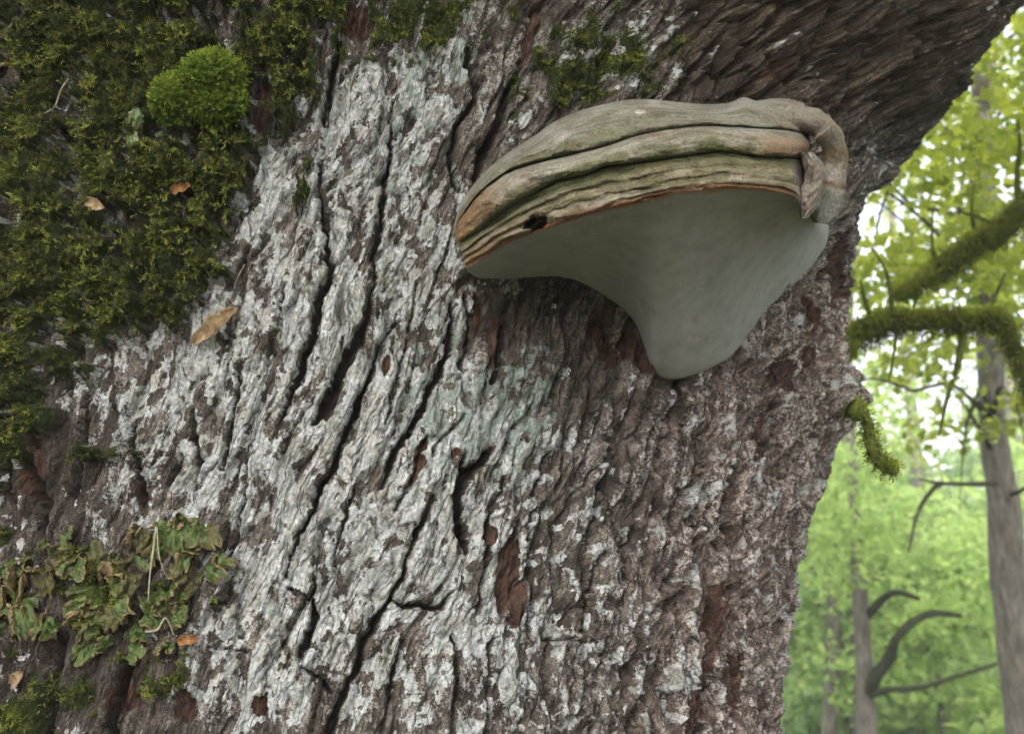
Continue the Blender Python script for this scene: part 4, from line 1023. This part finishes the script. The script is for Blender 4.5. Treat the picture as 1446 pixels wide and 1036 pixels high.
def lobe_mesh(name, size, seed, top):
    """a ruffled, notched lobe: base at the origin, growing along +X, green side +Z"""
    q = np.random.default_rng(seed); na, nr_ = 27, 22
    A, R_ = np.meshgrid(np.linspace(-1, 1, na), np.linspace(0, 1, nr_), indexing='ij'); o1, o2 = q.uniform(0, 50, 2)
    ends = 1 - .28 * np.abs(A) ** 3 + .22 * fbm(A * 1.6 + o1, A * 0 + o2, 3, seed) - .34 * np.exp(-((A - q.uniform(-.4, .4)) / .13) ** 2)
    X = R_ * ends * q.uniform(.85, 1.25)
    wid = (.34 + .16 * np.sin(R_ * 2.6 + q.uniform(0, 1))) * (1 + .45 * fbm(R_ * 3.2 + o2, np.sign(A) * 3 + o1, 3, seed + 1))
    Y = A * wid + .10 * np.sin(R_ * 4 + o1)
    curl = q.uniform(-.3, 1.1)
    Z = -curl * .6 * R_ ** 2 + .26 * fbm(X * 2.6 + o1, Y * 3.2 + o2, 3, seed + 2) + q.uniform(-.35, .35) * A ** 2 + .10 * A ** 4 * np.sin(R_ * 11 + o2)
    Vt = np.stack([X, Y, Z], -1).reshape(-1, 3) * size; Vb = Vt - np.array([0, 0, .0010])
    fq = grid_faces(na, nr_); n = na * nr_
    edge = np.concatenate([np.arange(nr_ - 1), np.arange(na) * nr_ + nr_ - 1, (na - 1) * nr_ + np.arange(nr_ - 2, -1, -1)])
    fe = np.stack([edge[:-1], edge[1:], edge[1:] + n, edge[:-1] + n], -1)
    fa = np.concatenate([fq, fq[:, ::-1] + n, fe]); mi = np.r_[np.zeros(len(fq), int), np.ones(len(fq), int), np.ones(len(fe), int)]
    rim = np.tile(sstep(.80, 1.0, np.maximum(R_, np.abs(A)) + .12 * fbm(X * 6, Y * 6, 2, seed)).ravel(), 2)
    return mesh_np(name, np.concatenate([Vt, Vb]), fa, [top, M_LU], {'rim': rim}, midx=mi)

from mathutils import Matrix
def put(o, px, py, ang, tilt, roll, lift=.004):
    """base at the bark under a pixel; ang = direction of growth in the bark plane (0 right, 90 up); tilt away from the bark"""
    p, n, b = surf(px, py); b = b / np.linalg.norm(b)
    sx = np.cross([0, 0, 1.], b); sx /= np.linalg.norm(sx); uy = np.cross(b, sx)
    if sx[0] < 0: sx = -sx
    if uy[2] < 0: uy = -uy
    g = math.cos(ang) * sx + math.sin(ang) * uy
    X = math.cos(tilt) * g + math.sin(tilt) * b; Zv = -math.sin(tilt) * g + math.cos(tilt) * b
    if Zv @ np.array([0, -1, .4]) < 0 and tilt < 1.2: Zv = -Zv
    Y = np.cross(Zv, X)
    Y, Zv = math.cos(roll) * Y + math.sin(roll) * Zv, -math.sin(roll) * Y + math.cos(roll) * Zv
    M = np.eye(4); M[:3, 0] = X; M[:3, 1] = Y; M[:3, 2] = Zv; M[:3, 3] = p + b * lift
    Mx = Matrix(M.tolist())
    if o.parent: o.matrix_parent_inverse = o.parent.matrix_basis.inverted()
    o.matrix_basis = Mx

def lichen(name, label, cxy, items, mats, seed):
    p, _, _ = surf(*cxy); e = empty('leafy_lichen', p, label, 'lichen')
    q = np.random.default_rng(seed)
    for k, (x, y, s, ang, tilt) in enumerate(items):
        o = obj('lobe', lobe_mesh('lichen_lobe', s * .00066, seed * 50 + k, mats[k % len(mats)]), e)
        put(o, x, y, math.radians(ang), math.radians(tilt), q.normal(0, .45))
low = [(20,825,48,-120,35),(8,800,38,-100,30),(70,800,34,-80,30),(45,845,40,-70,40),(95,795,34,-60,25),(139,765,38,-80,25),(128,795,34,-130,30),(150,830,42,-150,55),(192,808,30,-95,45),(165,800,32,-50,30),
       (259,740,40,-60,20),(285,752,38,-40,20),(235,750,32,-120,25),(297,792,42,-20,60),(270,800,36,-100,50),(78,872,36,-90,50),(110,845,40,-70,35),(165,850,44,-80,25),(140,860,36,-110,30),(215,838,36,-70,35),
       (240,835,34,-90,35),(225,868,28,-160,65),(185,905,34,-60,40),(205,745,24,-100,30),(200,775,30,-60,35),(60,770,26,-90,20),(30,870,28,-60,45),(250,865,26,-50,40),(130,905,30,-110,35),(225,905,24,-70,40),(5,860,36,-100,45),(265,775,30,-80,40)]
_q = np.random.default_rng(77)
low += [(x + _q.normal(0, 18), y + _q.normal(0, 14), s * .7, a + _q.normal(0, 40), t_ + _q.uniform(10, 60)) for (x, y, s, a, t_) in low]
low += [(x + _q.normal(0, 12), y + _q.normal(0, 10), s * .8, a + _q.normal(0, 50), _q.uniform(20, 80)) for (x, y, s, a, t_) in low[::2]]
low = [(max(x, 3), y, s * 1.05, a, t_) for (x, y, s, a, t_) in low]
lichen('leafy_lichen', 'clump of ruffled green leafy lichen with tan curled edges on the pale bark margin', (160, 820), low, [M_LT, M_LT, M_LO], 3)
lichen('leafy_lichen', 'dark olive-brown leafy lichen lobes at the mossy upper edge far from the fungus', (45, 70), [(12,30,44,-80,35),(40,50,44,-120,40),(28,70,40,-60,35),(75,85,36,-90,40),(60,20,36,-60,30),(90,12,30,-80,40),(6,90,36,-70,35)], [M_LO, M_LO, M_LT], 4)
lichen('leafy_lichen', 'small pale green leafy lichen lobes just below the bright moss cushion', (210, 205), [(222,178,24,-110,35),(232,190,18,-70,40),(208,205,20,-130,40),(215,215,16,-60,45),(185,218,26,-110,30),(170,232,24,-80,30)], [M_LP, M_LP, M_LP, M_LP, M_LT, M_LT], 5)

# ------------------------------------------------------------------ dry scraps and stems caught on the bark
t = NT('dry_leaf_tan'); M_DRY = t.done(t.ramp(t.noise(t.n('ShaderNodeTexCoord').outputs['Object'], 140, 5, .6), [(.3, (.06, .036, .018)), (.5, (.15, .10, .055)), (.7, (.26, .19, .12))]), .85)
t = NT('dry_leaf_orange'); M_ORG = t.done(t.ramp(t.noise(t.n('ShaderNodeTexCoord').outputs['Object'], 140, 5, .6), [(.3, (.07, .03, .012)), (.55, (.17, .075, .03)), (.75, (.26, .15, .075))]), .85)
t = NT('dry_stem'); M_STEM = t.done(t.ramp(t.noise(t.n('ShaderNodeTexCoord').outputs['Object'], 200, 3, .5), [(.3, (.13, .12, .08)), (.7, (.27, .25, .19))]), .7)
def scrap_mesh(L, w, seed, mat):
    q = np.random.default_rng(seed); nx, ny = 16, 7
    x = np.linspace(0, 1, nx); A, B = np.meshgrid(x, np.linspace(-1, 1, ny), indexing='ij')
    wid = w * np.sqrt(np.clip(np.sin(np.pi * np.clip(x * .96 + .03, 0, 1)), 0, 1))[:, None] * (1 + .7 * fbm(A * 7, B * .6, 3, seed))
    Z = L * (.10 * np.sin(A * 3.1) + .05 * np.sin(A * 9 + seed)) + wid * .5 * B ** 2 + w * .25 * fbm(A * 4, B * 2, 2, seed + 3)
    Vt = np.stack([A * L, B * wid, Z], -1).reshape(-1, 3); Vb = Vt - np.array([0, 0, .0006]); n = nx * ny
    fq = grid_faces(nx, ny)
    edge = np.concatenate([np.arange(ny), np.arange(2, nx + 1) * ny - 1, (nx - 1) * ny + np.arange(ny - 2, -1, -1), np.arange(nx - 2, -1, -1) * ny])
    fe = np.stack([edge[:-1], edge[1:], edge[1:] + n, edge[:-1] + n], -1)
    return mesh_np('dry_leaf', np.concatenate([Vt, Vb]), np.concatenate([fq, fq[:, ::-1] + n, fe]), mat)
for k, (x, y, L, w, ang, mat, lab) in enumerate([
    (276, 486, 78, 11, 36, M_DRY, 'tan curled dry leaf sliver stuck slantwise on white lichen beside the moss'),
    (252, 905, 30, 7, 8, M_ORG, 'orange-brown dry scrap at the lower edge of the leafy lichen clump'),
    (240, 745, 24, 9, 30, M_DRY, 'pale peach dry scrap on top of the leafy lichen clump'),
    (250, 282, 34, 7, 15, M_ORG, 'orange dry leaf scrap in the moss beside pale lichen, below the cushion'),
    (148, 300, 40, 8, -25, M_DRY, 'brown dry leaf scrap in the moss below the pale green lobes'),
    (20, 965, 26, 8, 40, M_DRY, 'tan dry scrap on dark bark under the leafy lichen clump')]):
    o = obj('dry_leaf', scrap_mesh(L * .00066, w * .00066, 40 + k, mat), label=lab, cat='dry leaf')
    put(o, x, y, math.radians(ang), math.radians(10), .2, .006)
def stem(label, pts, rad):
    Q = []
    for (x, y, lift) in pts:
        p, n, b = surf(x, y); Q.append(p + b * lift)
    obj('grass_blade', tubes_mesh('dry_stem', [(np.array(Q), np.linspace(rad, rad * .5, len(Q)))], M_STEM, 6, .2, int(pts[0][0])), label=label, cat='grass blade')
stem('long pale dry grass blade hanging straight over the leafy lichen clump', [(230,745,.020),(229,780,.028),(226,815,.030),(224,850,.022)], .0011)
stem('thin pale dry grass blade hanging slantwise over the leafy lichen clump beside a longer one', [(231,748,.022),(238,785,.029),(244,815,.026)], .0007)
stem('short bent pale grass blade under the leafy lichen clump', [(214,892,.012),(232,888,.022),(244,872,.022),(250,898,.016)], .0013)
stem('pale forked dry grass blade lying on dark moss near the olive lichen lobes', [(106,118,.012),(97,135,.016),(88,160,.016),(80,184,.010)], .0012)
stem('fine pale dry grass blade caught on bark above the tan leaf sliver', [(349,378,.010),(340,398,.014),(333,412,.008)], .0006)
